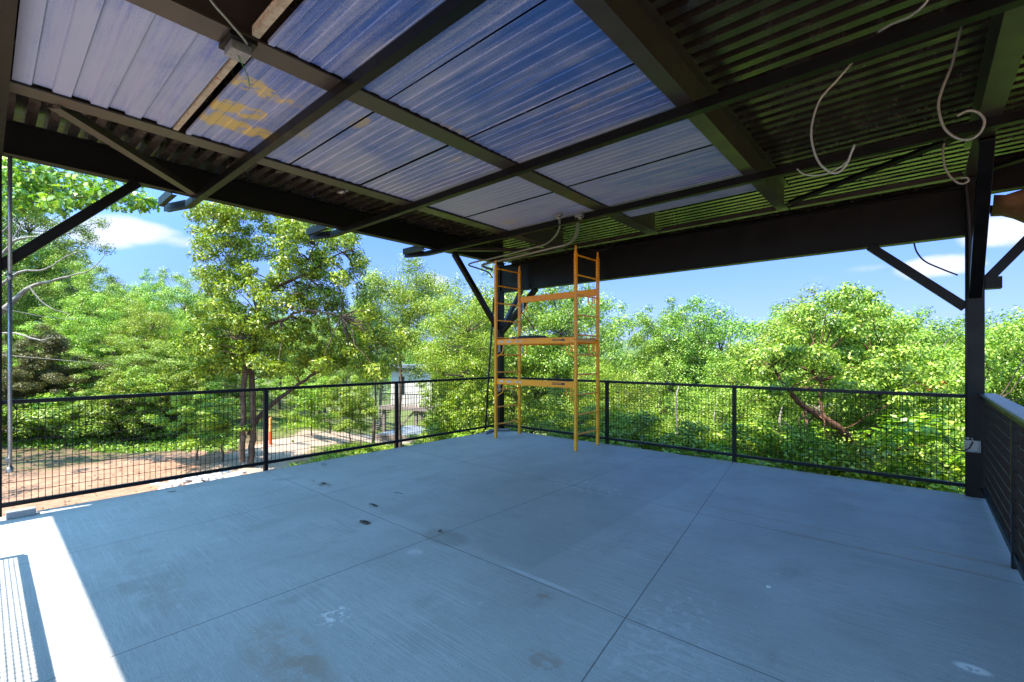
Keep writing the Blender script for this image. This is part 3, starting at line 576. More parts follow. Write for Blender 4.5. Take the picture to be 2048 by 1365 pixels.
# ------------------------------------------------------------------ trees
def leaf_mesh(name, centers, radii, counts, L, Wd, mat, shape='rhomb', up=.5, flat=.75, seed=1):
    g = np.random.default_rng(seed); C_ = np.repeat(np.asarray(centers), counts, 0); R_ = np.repeat(np.asarray(radii), counts)
    n = len(C_); d = g.normal(size=(n, 3)); d /= np.linalg.norm(d, axis=1)[:, None]; r = g.random(n)**.45
    pos = C_+d*(R_*r)[:, None]*np.array([1, 1, flat])
    nrm = d*.75+g.normal(size=(n, 3))*.40+np.array([0, 0, up]); nrm /= np.linalg.norm(nrm, axis=1)[:, None]
    u = g.normal(size=(n, 3))+d*.8+np.array([0, 0, -.35]); u -= nrm*(u*nrm).sum(1)[:, None]; u /= np.linalg.norm(u, axis=1)[:, None]; v = np.cross(nrm, u)
    l = (L*g.uniform(.65, 1.25, n))[:, None]; w = (Wd*g.uniform(.7, 1.2, n))[:, None]
    if shape == 'rhomb': tmpl = [(0, 0, 0), (.45, .5, .08), (1, 0, -.12), (.45, -.5, .08)]
    elif shape == 'oak': tmpl = [(0, 0, 0), (.22, .28, .03), (.30, .12, 0), (.48, .5, .05), (.60, .16, 0), (.80, .36, 0), (1, 0, -.1), (.80, -.36, 0), (.60, -.16, 0), (.48, -.5, .05), (.30, -.12, 0), (.22, -.28, .03)]
    else: tmpl = [(0, -.1, 0), (1, 0, 0), (0, .1, 0)]
    k = len(tmpl); V = np.empty((n, k, 3))
    for i, (a, b_, c_) in enumerate(tmpl): V[:, i] = pos+u*l*a+v*w*b_+nrm*l*c_
    me = bpy.data.meshes.new(name); me.vertices.add(n*k); me.vertices.foreach_set('co', V.reshape(-1).astype(np.float32))
    me.loops.add(n*k); me.loops.foreach_set('vertex_index', np.arange(n*k, dtype=np.int32)); me.polygons.add(n); me.polygons.foreach_set('loop_start', np.arange(0, n*k, k, dtype=np.int32))
    me.update(calc_edges=True); me.materials.append(mat); return me
def limb(b, p, q, r0, r1, g, sag=.12, n=5):
    p = np.array(p, float); q = np.array(q, float); L = np.linalg.norm(q-p); pts = []
    for i in range(n+1):
        t_ = i/n; w_ = g.normal(size=3)*L*.035*(0 < i < n); pts.append(p+(q-p)*t_+np.array([0, 0, -sag*L*math.sin(math.pi*t_)*.6])+w_)
    b.tube(pts, [r0+(r1-r0)*i/n for i in range(n+1)], 6, False)
def arche(name, h, R, cb, nc, per, L, Wd, mat, barkm, r0, seed, flatc=1., rc=.26, top=.75, up=.5, shape='rhomb', taper=1.):
    """a tree kind: returns (trunk mesh, crown mesh); h high, crown radius R from height cb"""
    g = np.random.default_rng(seed); zc_ = (h+cb)/2; hz = (h-cb)/2; cs = []; rs = []
    lob = g.normal(size=(7, 3)); lob /= np.linalg.norm(lob, axis=1)[:, None]; la = g.uniform(-.35, .42, 7)
    tries = 0
    while len(cs) < nc and tries < 5000:
        tries += 1
        d_ = g.normal(size=3); d_ /= np.linalg.norm(d_); k = 1+(la*np.clip(lob@d_, 0, 1)**3).sum(); r_ = g.random()**.42*k*.92
        rad = R*(1-(taper-1)*.5*(d_[2]*r_)) if taper != 1 else R
        c_ = np.array([d_[0]*r_*rad, d_[1]*r_*rad, zc_+d_[2]*r_*hz]); rr = R*rc*g.uniform(.6, 1.25)
        if all(np.linalg.norm(c_-q) > .55*min(rr, 1e9) for q in cs): cs.append(c_); rs.append(rr)
    cs = np.array(cs); rs = np.array(rs)
    cnt = np.maximum(20, (per*(rs/(R*rc))**2*g.uniform(.6, 1.3, len(cs))).astype(int))
    crown = leaf_mesh(name+'_crown', cs, rs, cnt, L, Wd, mat, shape, up, .72, seed)
    b = MB(); pts = [np.array([0, 0, -.6])]; lean = g.normal(size=2)*.03
    for i in range(1, 9): z_ = h*top*i/8; pts.append(np.array([lean[0]*z_+g.normal()*.05, lean[1]*z_+g.normal()*.05, z_]))
    b.tube(pts, [r0*(1.25 if i == 0 else 1-.82*i/8) for i in range(9)], 8, False)
    for c_ in cs[g.permutation(len(cs))[:int(len(cs)*.5)]]:
        zz = np.clip(c_[2]-g.uniform(.15, .45)*math.hypot(c_[0], c_[1])-.2, cb*.6, h*top); i = min(7, int(zz/(h*top)*8)); f_ = zz/(h*top)*8-i; st_ = pts[i]*(1-f_)+pts[i+1]*f_ if i < 8 else pts[-1]
        limb(b, st_, c_, r0*.32*(1-.6*zz/h), .008, g)
    me = bpy.data.meshes.new(name+'_trunk'); me.from_pydata(b.v, [], b.f); me.polygons.foreach_set('use_smooth', [True]*len(me.polygons)); me.materials.append(barkm); return me, crown
K = {}
K['maple'] = arche('maple', 9, 2.6, 2.2, 108, 325, .092, .050, M['leafC'], M['barkg'], .13, 3, rc=.205)
K['maple2'] = arche('maple2', 9, 2.4, 1.4, 116, 325, .092, .050, M['leafC'], M['bark'], .12, 4, rc=0.192)
K['oak'] = arche('oak', 10, 2.9, 2.5, 123, 325, .092, .050, M['leafB'], M['bark'], .15, 5, rc=0.184)
K['tall'] = arche('tall', 11, 1.8, 3.2, 116, 248, .092, .050, M['leafB'], M['barkg'], .11, 6, rc=0.216)
K['walnut'] = arche('walnut', 9, 2.5, 2.6, 101, 325, .092, .036, M['leafA'], M['bark'], .13, 8, rc=0.200)
K['high'] = arche('high', 9, 2.4, 5.0, 80, 330, .092, .042, M['leafA'], M['bark'], .11, 14, rc=.22)
K['cedar'] = arche('cedar', 6.5, 1.9, .4, 123, 520, .085, .035, M['leafD'], M['barkr'], .11, 9, rc=0.208, taper=1.9, shape='rhomb', up=.2)
K['shrub'] = arche('shrub', 2.2, 1.25, .05, 49, 223, .10, .06, M['leafE'], M['bark'], .03, 10, rc=0.288)
K['sapling'] = arche('sapling', 4.2, 1.2, 1.0, 49, 217, .092, .050, M['leafA'], M['bark'], .04, 12, rc=0.240)
def tree(kind, px, d, top, label, cat='tree', group=None, name=None, sx=1., base=None):
    """a tree seen at px, d metres ahead, reaching image height top"""
    p = at(px, HY, d); g_ = float(gz(p[0], p[1])) if base is None else base; ht = CH+(HY-top)/FPX*d-g_
    H0 = {'maple': 9, 'maple2': 9, 'oak': 10, 'tall': 11, 'walnut': 9, 'cedar': 6.5, 'shrub': 2.2, 'sapling': 4.2, 'high': 9}[kind]
    s = ht/H0; hs = max(.55, min(1.5, s))*sx if kind not in ('shrub',) else s*sx
    o = thing(name or {'cedar': 'cedar_tree', 'shrub': 'shrub', 'oak': 'oak_tree', 'maple': 'maple_tree', 'maple2': 'maple_tree', 'walnut': 'walnut_tree', 'tall': 'tall_tree', 'sapling': 'sapling', 'high': 'walnut_tree'}[kind], label, cat, (p[0], p[1], g_), group, random.uniform(0, 6.28))
    o.scale = (hs*random.uniform(.85, 1.12), hs*random.uniform(.85, 1.12), s)
    for nm, me in zip(('trunk', 'crown'), K[kind]):
        c_ = bpy.data.objects.new(nm if kind != 'shrub' else {'trunk': 'stem', 'crown': 'foliage'}[nm], me); COL.objects.link(c_); c_.parent = o
    return o
GL = 'trees of the wood beyond the left railing'; GR = 'trees on the slope beyond the far railing'
LL = 'leafy green tree in the dense wood beyond the dirt yard on the left'; LR = 'leafy green tree among the crowd on the slope behind the far railing'
# the wood at the left
for (k, px, d, top) in [('oak', -40, 17, 290), ('oak', 60, 19, 360), ('maple', 95, 23, 470), ('tall', 150, 25, 470), ('maple2', 165, 18, 540), ('oak', 235, 24, 555), ('maple', 320, 20, 545), ('maple2', 385, 24, 548), ('walnut', 255, 17, 575),
                        ('oak', 450, 27, 585), ('maple', 20, 16, 520), ('maple2', 130, 15.5, 610), ('maple', 215, 15.5, 620), ('walnut', 345, 17, 610), ('maple2', 420, 19, 615), ('tall', 300, 28, 530), ('oak', -120, 15, 400), ('maple', 500, 30, 600),
                        ('maple2', 30, 20, 560), ('maple', 560, 33, 610), ('oak', 640, 36, 620), ('tall', 700, 40, 610), ('maple2', 600, 27, 650), ('maple', -220, 16, 450), ('oak', 410, 33, 575), ('maple', 280, 19, 640), ('maple2', 60, 14.5, 660), ('maple', 470, 21, 680)]:
    tree(k, px, d, top, LL, group=GL)
for (k, px, d, top) in [('maple2', 255, 13.8, 680), ('maple2', 330, 14.2, 690), ('maple', 400, 16, 650), ('maple2', 205, 16, 600), ('walnut', 300, 15.5, 600), ('maple2', 150, 17, 560), ('maple', 240, 21, 560), ('maple2', 365, 21, 560), ('maple2', 440, 22, 600), ('sapling', 290, 12.8, 740), ('sapling', 350, 13.4, 735), ('sapling', 235, 12.6, 750)]:
    tree(k, px, d, top, LL, group=GL)
for px, d, top, lab in ((95, 13.2, 655, 'olive brown cedar at the edge of the wood, second from the left border'), (25, 12.6, 690, 'olive brown cedar at the very left border of the photo'), (175, 13.8, 715, 'lower olive cedar right of the two taller ones')):
    tree('cedar', px, d, top, lab, group='cedars at the edge of the wood')
for px, d, top in [(45, 12.2, 800), (120, 12.3, 790), (200, 12.6, 800), (270, 12.9, 790), (330, 13.3, 800), (165, 13.2, 760), (390, 14.2, 790), (60, 13.5, 770), (300, 14.2, 770), (240, 13.4, 765), (-30, 11.8, 790), (370, 16.5, 780), (430, 17, 800), (20, 14, 740), (350, 15, 745), (475, 19, 790)]:
    tree('shrub', px, d, top, 'low green shrub along the edge of the dirt yard', 'shrub', 'shrubs along the yard', sx=random.uniform(1.0, 1.5))
tree('sapling', 415, 15.2, 640, 'bright yellow green young tree left of the big forked tree', group=None); tree('sapling', 395, 10.8, 775, 'bright vine like young bush at the left foot of the big forked tree', 'bush', sx=1.0)
tree('sapling', 442, 10.6, 790, 'bright green leafy bush close against the trunk of the big forked tree', 'bush', sx=1.3)
tree('shrub', 585, 13.5, 880, 'thin leafy shrub between the marker post and the grass', 'shrub'); tree('sapling', 625, 15.5, 760, 'slender dark stemmed young tree beside the pale track', group=None); tree('sapling', 700, 14, 760, 'leafy young tree left of the second railing post', group=None)
# middle
for (k, px, d, top) in [('high', 800, 17, 505), ('high', 745, 19, 590), ('maple2', 850, 45, 600), ('walnut', 935, 13, 560), ('maple', 945, 16, 520), ('walnut', 1005, 18, 560), ('maple2', 1065, 17, 545), ('oak', 1120, 16, 520), ('maple', 1145, 20, 560),
                        ('maple2', 985, 25, 640), ('sapling', 720, 15, 760), ('sapling', 940, 12, 760), ('sapling', 1010, 11.5, 735), ('sapling', 890, 14.5, 815), ('maple', 760, 48, 640), ('oak', 830, 50, 660), ('high', 690, 30, 640)]:
    tree(k, px, d, top, 'leafy green tree between the big forked tree and the scaffold', group='trees seen around the far house')
for (k, px, d, top) in [('maple', 380, 40, 600), ('oak', 450, 44, 610), ('maple2', 520, 40, 612), ('maple', 590, 44, 612), ('oak', 650, 46, 625), ('maple2', 720, 55, 630), ('walnut', 560, 22, 640), ('maple2', 640, 21, 650), ('maple2', 470, 26, 640), ('oak', 525, 25, 650), ('maple', 690, 24, 655), ('maple2', 600, 30, 650),
                        ('maple', 900, 60, 640), ('oak', 980, 50, 640), ('sapling', 905, 13.5, 735), ('sapling', 590, 19, 740), ('sapling', 660, 18, 745), ('sapling', 530, 18, 750), ('walnut', 960, 21, 600), ('sapling', 480, 16.5, 755)]:
    tree(k, px, d, top, 'unseen leafy tree added to shade the dirt yard', group='trees seen around the far house')
for (x_, y_, s_) in ((-13.3, -3.6, .72),):  # oak out of view, added to cast dappled shade on the dirt yard
    shade_oak = thing('oak_tree', 'unseen leafy tree added to shade the dirt yard', 'tree', (x_, y_, float(gz(x_, y_))), GL); shade_oak.scale = (s_, s_, s_*.85)
    for nm_, me_ in zip(('trunk', 'crown'), K['oak']): c_ = bpy.data.objects.new(nm_, me_); COL.objects.link(c_); c_.parent = shade_oak
# right
for (k, px, d, top) in [('maple2', 1235, 19, 650), ('oak', 1280, 24, 690), ('tall', 1330, 17, 575), ('tall', 1400, 16, 575), ('oak', 1440, 17, 580), ('oak', 1375, 19, 610), ('maple', 1500, 19, 690), ('tall', 1560, 20, 590), ('maple', 1610, 14, 575), ('walnut', 1665, 13, 545),
                        ('maple', 1720, 13.5, 555), ('maple2', 1570, 12, 640), ('maple2', 1780, 13, 640), ('tall', 1855, 14, 595), ('oak', 1895, 15, 610), ('maple', 1930, 12, 640), ('maple', 2010, 13, 600), ('oak', 2060, 12, 600), ('maple2', 1985, 10.5, 680), ('maple2', 2110, 11, 620),
                        ('maple', 1235, 14, 720), ('maple2', 1310, 13, 735), ('maple', 1400, 12.5, 740), ('maple2', 1480, 12.5, 735), ('walnut', 1200, 13, 700), ('maple', 1640, 10.8, 690), ('walnut', 1760, 10.5, 700), ('maple2', 1850, 10.4, 690), ('oak', 1250, 30, 690), ('oak', 1500, 30, 680), ('oak', 1840, 26, 640), ('maple', 1340, 26, 700), ('maple', 1100, 25, 650), ('oak', 1180, 34, 690),
                        ('maple', 2200, 14, 560), ('maple2', 1440, 11, 800), ('walnut', 1270, 11.2, 800), ('maple', 1530, 10.6, 800), ('maple2', 1150, 11.5, 780)]:
    tree(k, px, d, top, LR, group=GR)
for px, d, top in [(1080, 9.6, 860), (1180, 9.6, 850), (1270, 9.8, 850), (1350, 9.7, 860), (1430, 9.5, 860), (1510, 9.2, 880), (1590, 9.0, 880), (1700, 8.8, 900), (1790, 8.8, 890), (1880, 8.6, 880), (1060, 10.5, 830), (1230, 10.8, 830), (1390, 10.8, 840), (1480, 10.4, 850), (960, 11, 850), (900, 12.2, 860), (1975, 8.6, 850)]:
    tree('sapling', px, d, top, 'low leafy sapling just below the far railing', 'sapling', 'saplings just below the far railing', sx=1.7)

ORD = ['first', 'second', 'third', 'fourth', 'fifth', 'sixth', 'seventh', 'eighth', 'ninth', 'tenth', 'eleventh', 'twelfth', 'thirteenth', 'fourteenth', 'fifteenth', 'sixteenth', 'seventeenth']
SIDE = {GL: 'of the wood beyond the left railing', GR: 'on the slope beyond the far railing', 'trees seen around the far house': 'between the big forked tree and the scaffold', 'saplings just below the far railing': 'low below the far railing', 'shrubs along the yard': 'along the edge of the dirt yard'}
def relabel():
    for gname, where in SIDE.items():
        L_ = [o for o in bpy.data.objects if o.get('group') == gname and o.parent is None]
        info = []
        for o in L_:
            d = (Vector(o.location)-Vector((0, 0, CH))); dep = d.dot(Vector(fwd)); info.append((dep, d.dot(Vector(rgt))/dep, o))
        info.sort(key=lambda q: q[0]); n = len(info); nr = min(3, max(2, -(-n//16))); rows = [info[k*n//nr:(k+1)*n//nr] for k in range(nr)]
        nm = {2: ['front', 'rear'], 3: ['front', 'middle', 'rear']}[min(nr, 3)]
        for r_, row in zip(nm, rows):
            row.sort(key=lambda q: q[1])
            for k, (dep, u, o) in enumerate(row):
                kind = o.name.split('.')[0].replace('_', ' '); h_ = o.scale.z
                o['label'] = f"{ORD[k]} {kind} from the left, {r_} row, {where}"
relabel()
# hand-shaped trees
def skeleton_tree(name, label, d0, limbs, clumps, mat, barkm, L, Wd, per, rc, spread, seed, shape='rhomb', cat='tree'):
    """limbs: lists of (px, py, r, depth offset); clumps: list of (px, py) spots, all at their own depths"""
    g = np.random.default_rng(seed); f = limbs[0][0]; bp = at(f[0], f[1], d0+f[3])
    root = thing(name, label, cat, tuple(bp)); Lr = tuple(-bp)
    b = MB(); ends = []
    for lm in limbs:
        pts = [at(a, b_, d0+dd) for a, b_, r, dd in lm]; P_ = spline(pts, 5); n = len(P_); rs = []
        for i in range(n):
            t_ = i/5; j = min(int(t_), len(lm)-2); fr = t_-j; rs.append(lm[j][2]*(1-fr)+lm[j+1][2]*fr)
        b.tube([p_+Vector(g.normal(size=3)*.008) for p_ in P_], rs, 8, False); ends += [np.array(p_) for p_ in P_[n//3::3]]
    cs = []
    for (px, py) in clumps: cs.append(at(px+g.normal()*6, py+g.normal()*6, d0+g.normal()*spread))
    cs = np.array(cs); ends = np.array(ends)
    if len(cs):
        for c_ in cs:
            e = ends[np.argmin(((ends-c_)**2).sum(1))]
            if np.linalg.norm(e-c_) < 2.5: limb(b, e, c_, .016, .004, g, -.05, 4)
    tr = b.build('trunk', barkm, root); tr.location = Lr
    if len(cs):
        rs = rc*g.uniform(.65, 1.3, len(cs)); cnt = (per*(rs/rc)**2).astype(int)
        me = leaf_mesh('crown', cs, rs, cnt, L, Wd, mat, shape, .35, .7, seed); o = bpy.data.objects.new('crown', me); COL.objects.link(o); o.parent = root; o.location = Lr
    return root
def scatter(poly_ells, n, holes, seed, mind=16):
    g = np.random.default_rng(seed); out = []; tr = 0
    while len(out) < n and tr < 20000:
        tr += 1; cx, cy, rx, ry = poly_ells[g.integers(len(poly_ells))]; a = g.random()*6.283; r = g.random()**.5; p = (cx+math.cos(a)*r*rx, cy+math.sin(a)*r*ry)
        if any(((p[0]-h[0])/h[2])**2+((p[1]-h[1])/h[3])**2 < 1 for h in holes): continue
        if all((p[0]-q[0])**2+(p[1]-q[1])**2 > mind**2 for q in out): out.append(p)
    return out
big = [[(500, 950, 0.077, 0), (505, 880, 0.067, 0), (506, 800, 0.062, 0), (503, 740, 0.059, 0), (508, 690, 0.051, .05), (512, 640, 0.044, .1), (516, 612, 0.041, .1)],
       [(484, 925, 0.066, -.1), (486, 840, 0.059, -.15), (488, 760, 0.056, -.2), (496, 700, 0.053, -.2), (505, 650, 0.050, -.1), (520, 612, 0.046, 0)],
       [(516, 612, 0.050, .1), (535, 590, 0.046, 0), (560, 570, 0.040, -.1), (605, 552, 0.030, -.2), (645, 528, 0.023, -.3), (685, 505, 0.015, -.3), (715, 498, 0.008, -.3)],
       [(556, 572, 0.030, 0), (562, 545, 0.026, .1), (566, 500, 0.023, .2), (569, 450, 0.018, .3), (567, 420, 0.015, .3), (560, 380, 0.008, .3)],
       [(514, 622, 0.040, .1), (507, 585, 0.033, .2), (498, 555, 0.030, .3), (496, 525, 0.023, .3), (478, 480, 0.015, .3), (455, 440, 0.009, .2), (420, 425, 0.004, .2)],
       [(507, 672, 0.036, 0), (540, 652, 0.033, -.2), (575, 636, 0.030, -.4), (605, 622, 0.020, -.5), (655, 626, 0.012, -.6), (700, 640, 0.007, -.6)],
       [(498, 870, 0.059, 0), (515, 838, 0.056, .2), (545, 808, 0.050, .4), (600, 768, 0.040, .6), (650, 735, 0.033, .8), (715, 705, 0.023, 1), (775, 690, 0.013, 1.1), (830, 660, 0.007, 1.1)],
       [(640, 530, 0.013, -.3), (612, 580, 0.013, -.3), (600, 610, 0.008, -.2)], [(610, 552, 0.013, -.2), (625, 500, 0.012, -.3), (660, 460, 0.007, -.3)]]
cl = scatter([(450, 500, 62, 85), (470, 560, 60, 40), (430, 455, 40, 45), (600, 560, 90, 70), (665, 540, 80, 80), (560, 480, 60, 60), (640, 470, 70, 45), (640, 640, 110, 60), (540, 690, 90, 60), (480, 470, 50, 50), (720, 690, 90, 60), (430, 690, 60, 55), (600, 700, 110, 55), (520, 400, 110, 45), (440, 640, 50, 30)], 300,
             [(488, 590, 28, 30), (535, 540, 22, 26), (545, 450, 14, 40), (600, 625, 22, 12), (610, 500, 16, 18), (690, 600, 18, 16)], 5, 14)
skeleton_tree('forked_tree', 'big forked tree with twisting limbs just beyond the left railing post', 10.2, big, cl, M['leafA'], M['bark'], .085, .033, 190, .225, .55, 21)
oakb = [[(-330, 1000, .2, 0), (-320, 700, .18, 0), (-280, 450, .13, 0), (-180, 380, .08, 0), (-60, 365, .045, 0), (20, 368, .03, .1), (90, 378, .022, .2), (150, 372, .014, .2), (200, 375, .010, .2), (250, 400, .006, .2)],
        [(40, 370, .018, 0), (80, 400, .012, 0), (110, 410, .006, 0)], [(20, 368, .016, 0), (60, 345, .012, 0), (130, 350, .008, 0), (180, 345, .005, 0)], [(150, 372, .01, .1), (200, 395, .007, .1), (270, 400, .004, .2)]]
cl = scatter([(60, 355, 70, 28), (130, 365, 70, 28), (60, 400, 60, 22), (210, 385, 60, 22), (265, 405, 26, 14), (20, 340, 40, 30), (120, 400, 40, 15), (165, 402, 12, 12), (-200, 350, 200, 90), (-350, 420, 150, 120)], 110, [(195, 425, 25, 15)], 6, 11)
skeleton_tree('oak_tree', 'oak whose lobed leaf branch reaches in under the roof at the upper left', 9.0, oakb, cl, M['leafB'], M['bark'], .135, .10, 30, .20, .35, 22, 'oak')
# second rank walnut foliage, dead grey limbs
dead = [[(-60, 900, .12, 0), (-50, 760, .11, 0), (-30, 660, .09, 0), (20, 610, .07, .1), (60, 575, .05, .2), (110, 560, .03, .2), (180, 540, .012, .2), (215, 505, .006, .2)],
        [(-30, 560, .05, 0), (20, 490, .035, 0), (60, 475, .025, 0), (110, 478, .01, .1)], [(-10, 580, .04, 0), (40, 545, .03, 0), (90, 540, .02, .1), (130, 515, .012, .1), (170, 500, .006, .1), (205, 507, .003, .1)],
        [(-30, 670, .03, 0), (30, 668, .025, 0), (80, 680, .02, 0), (105, 675, .01, 0)], [(130, 515, .008, .1), (150, 490, .005, .1), (190, 500, .003, .1)], [(60, 575, .02, 0), (90, 610, .012, 0), (140, 630, .006, 0)],
        [(20, 490, .015, 0), (50, 440, .01, 0), (90, 400, .005, 0), (110, 385, .003, 0)], [(0, 470, .02, 0), (40, 430, .012, 0), (70, 425, .006, 0)]]
skeleton_tree('dead_tree', 'leafless grey tree with long bare branches at the left border', 12.5, dead, [], M['leafB'], M['barkg'], .1, .1, 1, .2, .1, 23)
fork = [[(1745, 1120, .17, 0), (1742, 1010, .15, 0), (1735, 950, .13, 0), (1722, 905, .11, -.1), (1690, 868, .085, -.2), (1650, 838, .07, -.3), (1610, 815, .06, -.4), (1580, 785, .045, -.5), (1560, 760, .03, -.5), (1545, 730, .015, -.5)],
        [(1742, 960, .10, 0), (1765, 920, .09, .2), (1800, 880, .075, .3), (1850, 855, .05, .4), (1890, 850, .025, .4)], [(1715, 895, .06, 0), (1735, 865, .055, .1), (1755, 850, .05, .2), (1752, 820, .035, .3), (1760, 760, .02, .3), (1745, 700, .012, .3)],
        [(1650, 838, .03, -.3), (1640, 800, .028, -.2), (1642, 770, .02, -.2), (1620, 740, .012, -.2)]]
cl = scatter([(1650, 720, 110, 60), (1760, 700, 110, 70), (1850, 800, 60, 60), (1700, 640, 90, 60), (1560, 740, 60, 40), (1800, 920, 90, 30), (1620, 900, 60, 40)], 120, [(1650, 860, 40, 25)], 8, 18)
skeleton_tree('forked_tree', 'tree with thick reddish forked limbs seen through the far railing near the right column', 9.6, fork, cl, M['leafC'], M['barkr'], .07, .042, 330, .25, .7, 24)
# pale slim trunks seen through the far railing
for (px, d, r, t0) in ((1562, 10.2, .055, 830), (1432, 11.5, .035, 820), (1355, 10.8, .045, 790)):
    p0 = at(px+6, 1080, d); pts = [p0, at(px+3, 1000, d), at(px+4, 950, d), at(px, 870, d), at(px-3, t0+10, d), at(px+4, t0-20, d+.2)]
    o = MB().tube(spline([tuple(q-p0) for q in pts], 4), [r*(1-.7*i/20) for i in range(21)], 8, False).build('slender_trunk', M['barkg'], loc=tuple(p0)); tag(o, {1562: 'pale slim bare trunk between the last railing post and the forked limbs', 1432: 'very thin pale trunk left of the last far railing post', 1355: 'brown slim trunk midway along the far railing'}[px], 'trunk')
dd = [[(1690, 960, .03, 0), (1640, 935, .028, 0), (1600, 905, .024, 0), (1590, 870, .02, 0), (1570, 845, .012, 0), (1560, 835, .006, 0)], [(1600, 905, .015, 0), (1570, 890, .01, 0), (1545, 850, .006, 0)], [(1900, 960, .02, 0), (1880, 920, .015, 0), (1850, 900, .010, 0), (1830, 880, .006, 0)], [(1880, 920, .012, 0), (1890, 880, .008, 0), (1900, 850, .004, 0)]]
skeleton_tree('dead_branch', 'bare pale branches among the leaves below the right end of the far railing', 9.3, dd, [], M['leafB'], M['barkg'], .1, .1, 1, .2, .1, 25, cat='branch')
# rusty sprig of dead leaves
t = NT('rust_leaf'); t.set(Base_Color=t.ramp(t.geo.outputs['Random Per Island'], [(0, (.45, .10, .02)), (1, (.65, .22, .06))]), Roughness=.7)
p = at(1868, 772, 9.0); me = leaf_mesh('sprig', [(0, 0, 0), (.12, 0, .02), (-.1, 0, -.03)], [.09, .07, .06], [26, 18, 14], .09, .05, t.m, 'rhomb', .3, .6, 31); o = bpy.data.objects.new('dead_sprig', me); COL.objects.link(o); o.location = tuple(p); tag(o, 'small sprig of orange dead leaves above the far railing near the right column', 'leaves')

# ------------------------------------------------------------------ far house on stilts
HD = 37.; hp = at(845, 812, HD); hz = hp[2]
hs = thing('house', 'white flat roofed house on stilts seen through the trees', 'house', tuple(hp), rz=math.radians(20))
t = NT('white_siding'); n = t.noise(2, 3); Xx, Yy, Zz = t.xyz(); t.set(Base_Color=t.ramp(n, [(.3, (.44, .42, .38)), (.7, (.50, .485, .45))]), Roughness=.7); M['siding'] = t.m
t = NT('dark_glass'); t.set(Base_Color=(.02, .025, .03), Roughness=.08); M['glass'] = t.m
t = NT('grey_roof'); t.set(Base_Color=(.10, .115, .14), Roughness=.6); M['hroof'] = t.m
t = NT('weathered_wood'); n = t.noise(5, 5, .6, (1, 1, 12)); t.set(Base_Color=t.ramp(n, [(.3, (.13, .10, .085)), (.7, (.28, .23, .20))]), Roughness=.85); M['wwood'] = t.m
b = MB(); b.box(-3.0, 3.4, 0, 5, 0, 2.9); b.build('wall', M['siding'], hs)
b = MB(); b.box(-3.4, 3.8, -.5, 5.5, 3.0, 3.25); b.box(-3.3, 3.7, -.4, 5.4, 2.905, 2.995); b.build('roof', M['hroof'], hs)
b = MB(); b.box(.95, 3.2, -.05, -.01, .3, 2.5); w_ = b.build('window', M['glass'], hs); b = MB(); b.box(.87, .945, -.07, -.01, .25, 2.55); b.box(2.0, 2.06, -.07, -.052, .3, 2.5); b.box(.95, 3.2, -.07, -.052, 1.7, 1.74); b.build('window_frame', M['rail'], w_)
b = MB(); b.box(-2.2, -1.7, -.05, -.01, .9, 2.3); b.build('window', M['glass'], hs)
b = MB(); b.box(-3.3, 3.6, -1.2, 5.1, -.28, -.02); b.build('floor_platform', M['wwood'], hs)
b = MB()
for k in range(28): b.box(-3.3+k*.25, -3.27+k*.25, -1.19, -1.16, 0, .95)
b.box(-3.3, 3.6, -1.21, -1.15, .96, 1.02); b.build('balustrade', M['rail'], hs)
for x in (-3, 0, 3.2):
    for y in (-.9, 4.6): b = MB(); b.bar((x, y, -4.5), (x, y, -.285), .22, .22, up=(0, 1, 0)); b.build('stilt', M['wwood'], hs)
b = MB(); b.bar((-.1, -.9, -.3), (-1.6, -.9, -1.7), .12, .12); b.bar((.1, -.9, -.3), (1.6, -.9, -1.7), .12, .12); b.build('strut', M['wwood'], hs)
b = MB()
for k in range(14): b.box(-4.9+k*.13, -4.5+k*.13, -1.1, .1, -2.9+k*.2, -2.86+k*.2)
b.build('stair', M['wwood'], hs)
pp = at(820, 868, 24); pl = thing('timber_platform', 'grey topped timber platform below the far house', 'platform', tuple(pp), rz=math.radians(24))
t = NT('grey_sheet'); n = t.noise(1.5, 5, .7); t.set(Base_Color=t.ramp(n, [(.35, (.09, .10, .11)), (.65, (.19, .21, .22))]), Roughness=.5); b = MB(); b.box(-1.5, 1.4, -.6, 2.4, 0, .03); b.build('top_sheet', t.m, pl)
b = MB(); b.box(-1.6, 1.5, -.7, -.55, -.28, -.005); b.box(-1.6, 1.5, 2.35, 2.5, -.28, -.005); b.build('edge_beam', M['wwood'], pl)
for x in (-1.4, 1.3): b = MB(); b.bar((x, -.5, -2.5), (x, -.5, -.285), .16, .16, up=(0, 1, 0)); b.build('leg', M['wwood'], pl)

# ------------------------------------------------------------------ yard things
t = NT('marker'); Xx, Yy, Zz = t.xyz(); p = at(541, 915, 12.6); g0 = float(gz(p[0], p[1]))
t.set(Base_Color=(.72, .40, .10), Roughness=.6); mp_ = thing('marker_post', 'yellow and orange marker post in the dirt right of the big forked tree', 'post', (p[0], p[1], g0))
b = MB(); b.bar((0, 0, .34), (0, 0, .72), .09, .05, up=(0, 1, 0)); b.build('upper_half', t.m, mp_); t2 = NT('marker_low'); t2.set(Base_Color=(.75, .10, .02), Roughness=.6); b = MB(); b.bar((0, 0, -.1), (0, 0, .339), .09, .05, up=(0, 1, 0)); b.build('lower_half', t2.m, mp_)
t = NT('pale_rock'); n = t.noise(6, 5, .7); t.set(Base_Color=t.ramp(n, [(.3, (.38, .37, .37)), (.7, (.62, .61, .60))]), Roughness=.9); M['rock'] = t.m
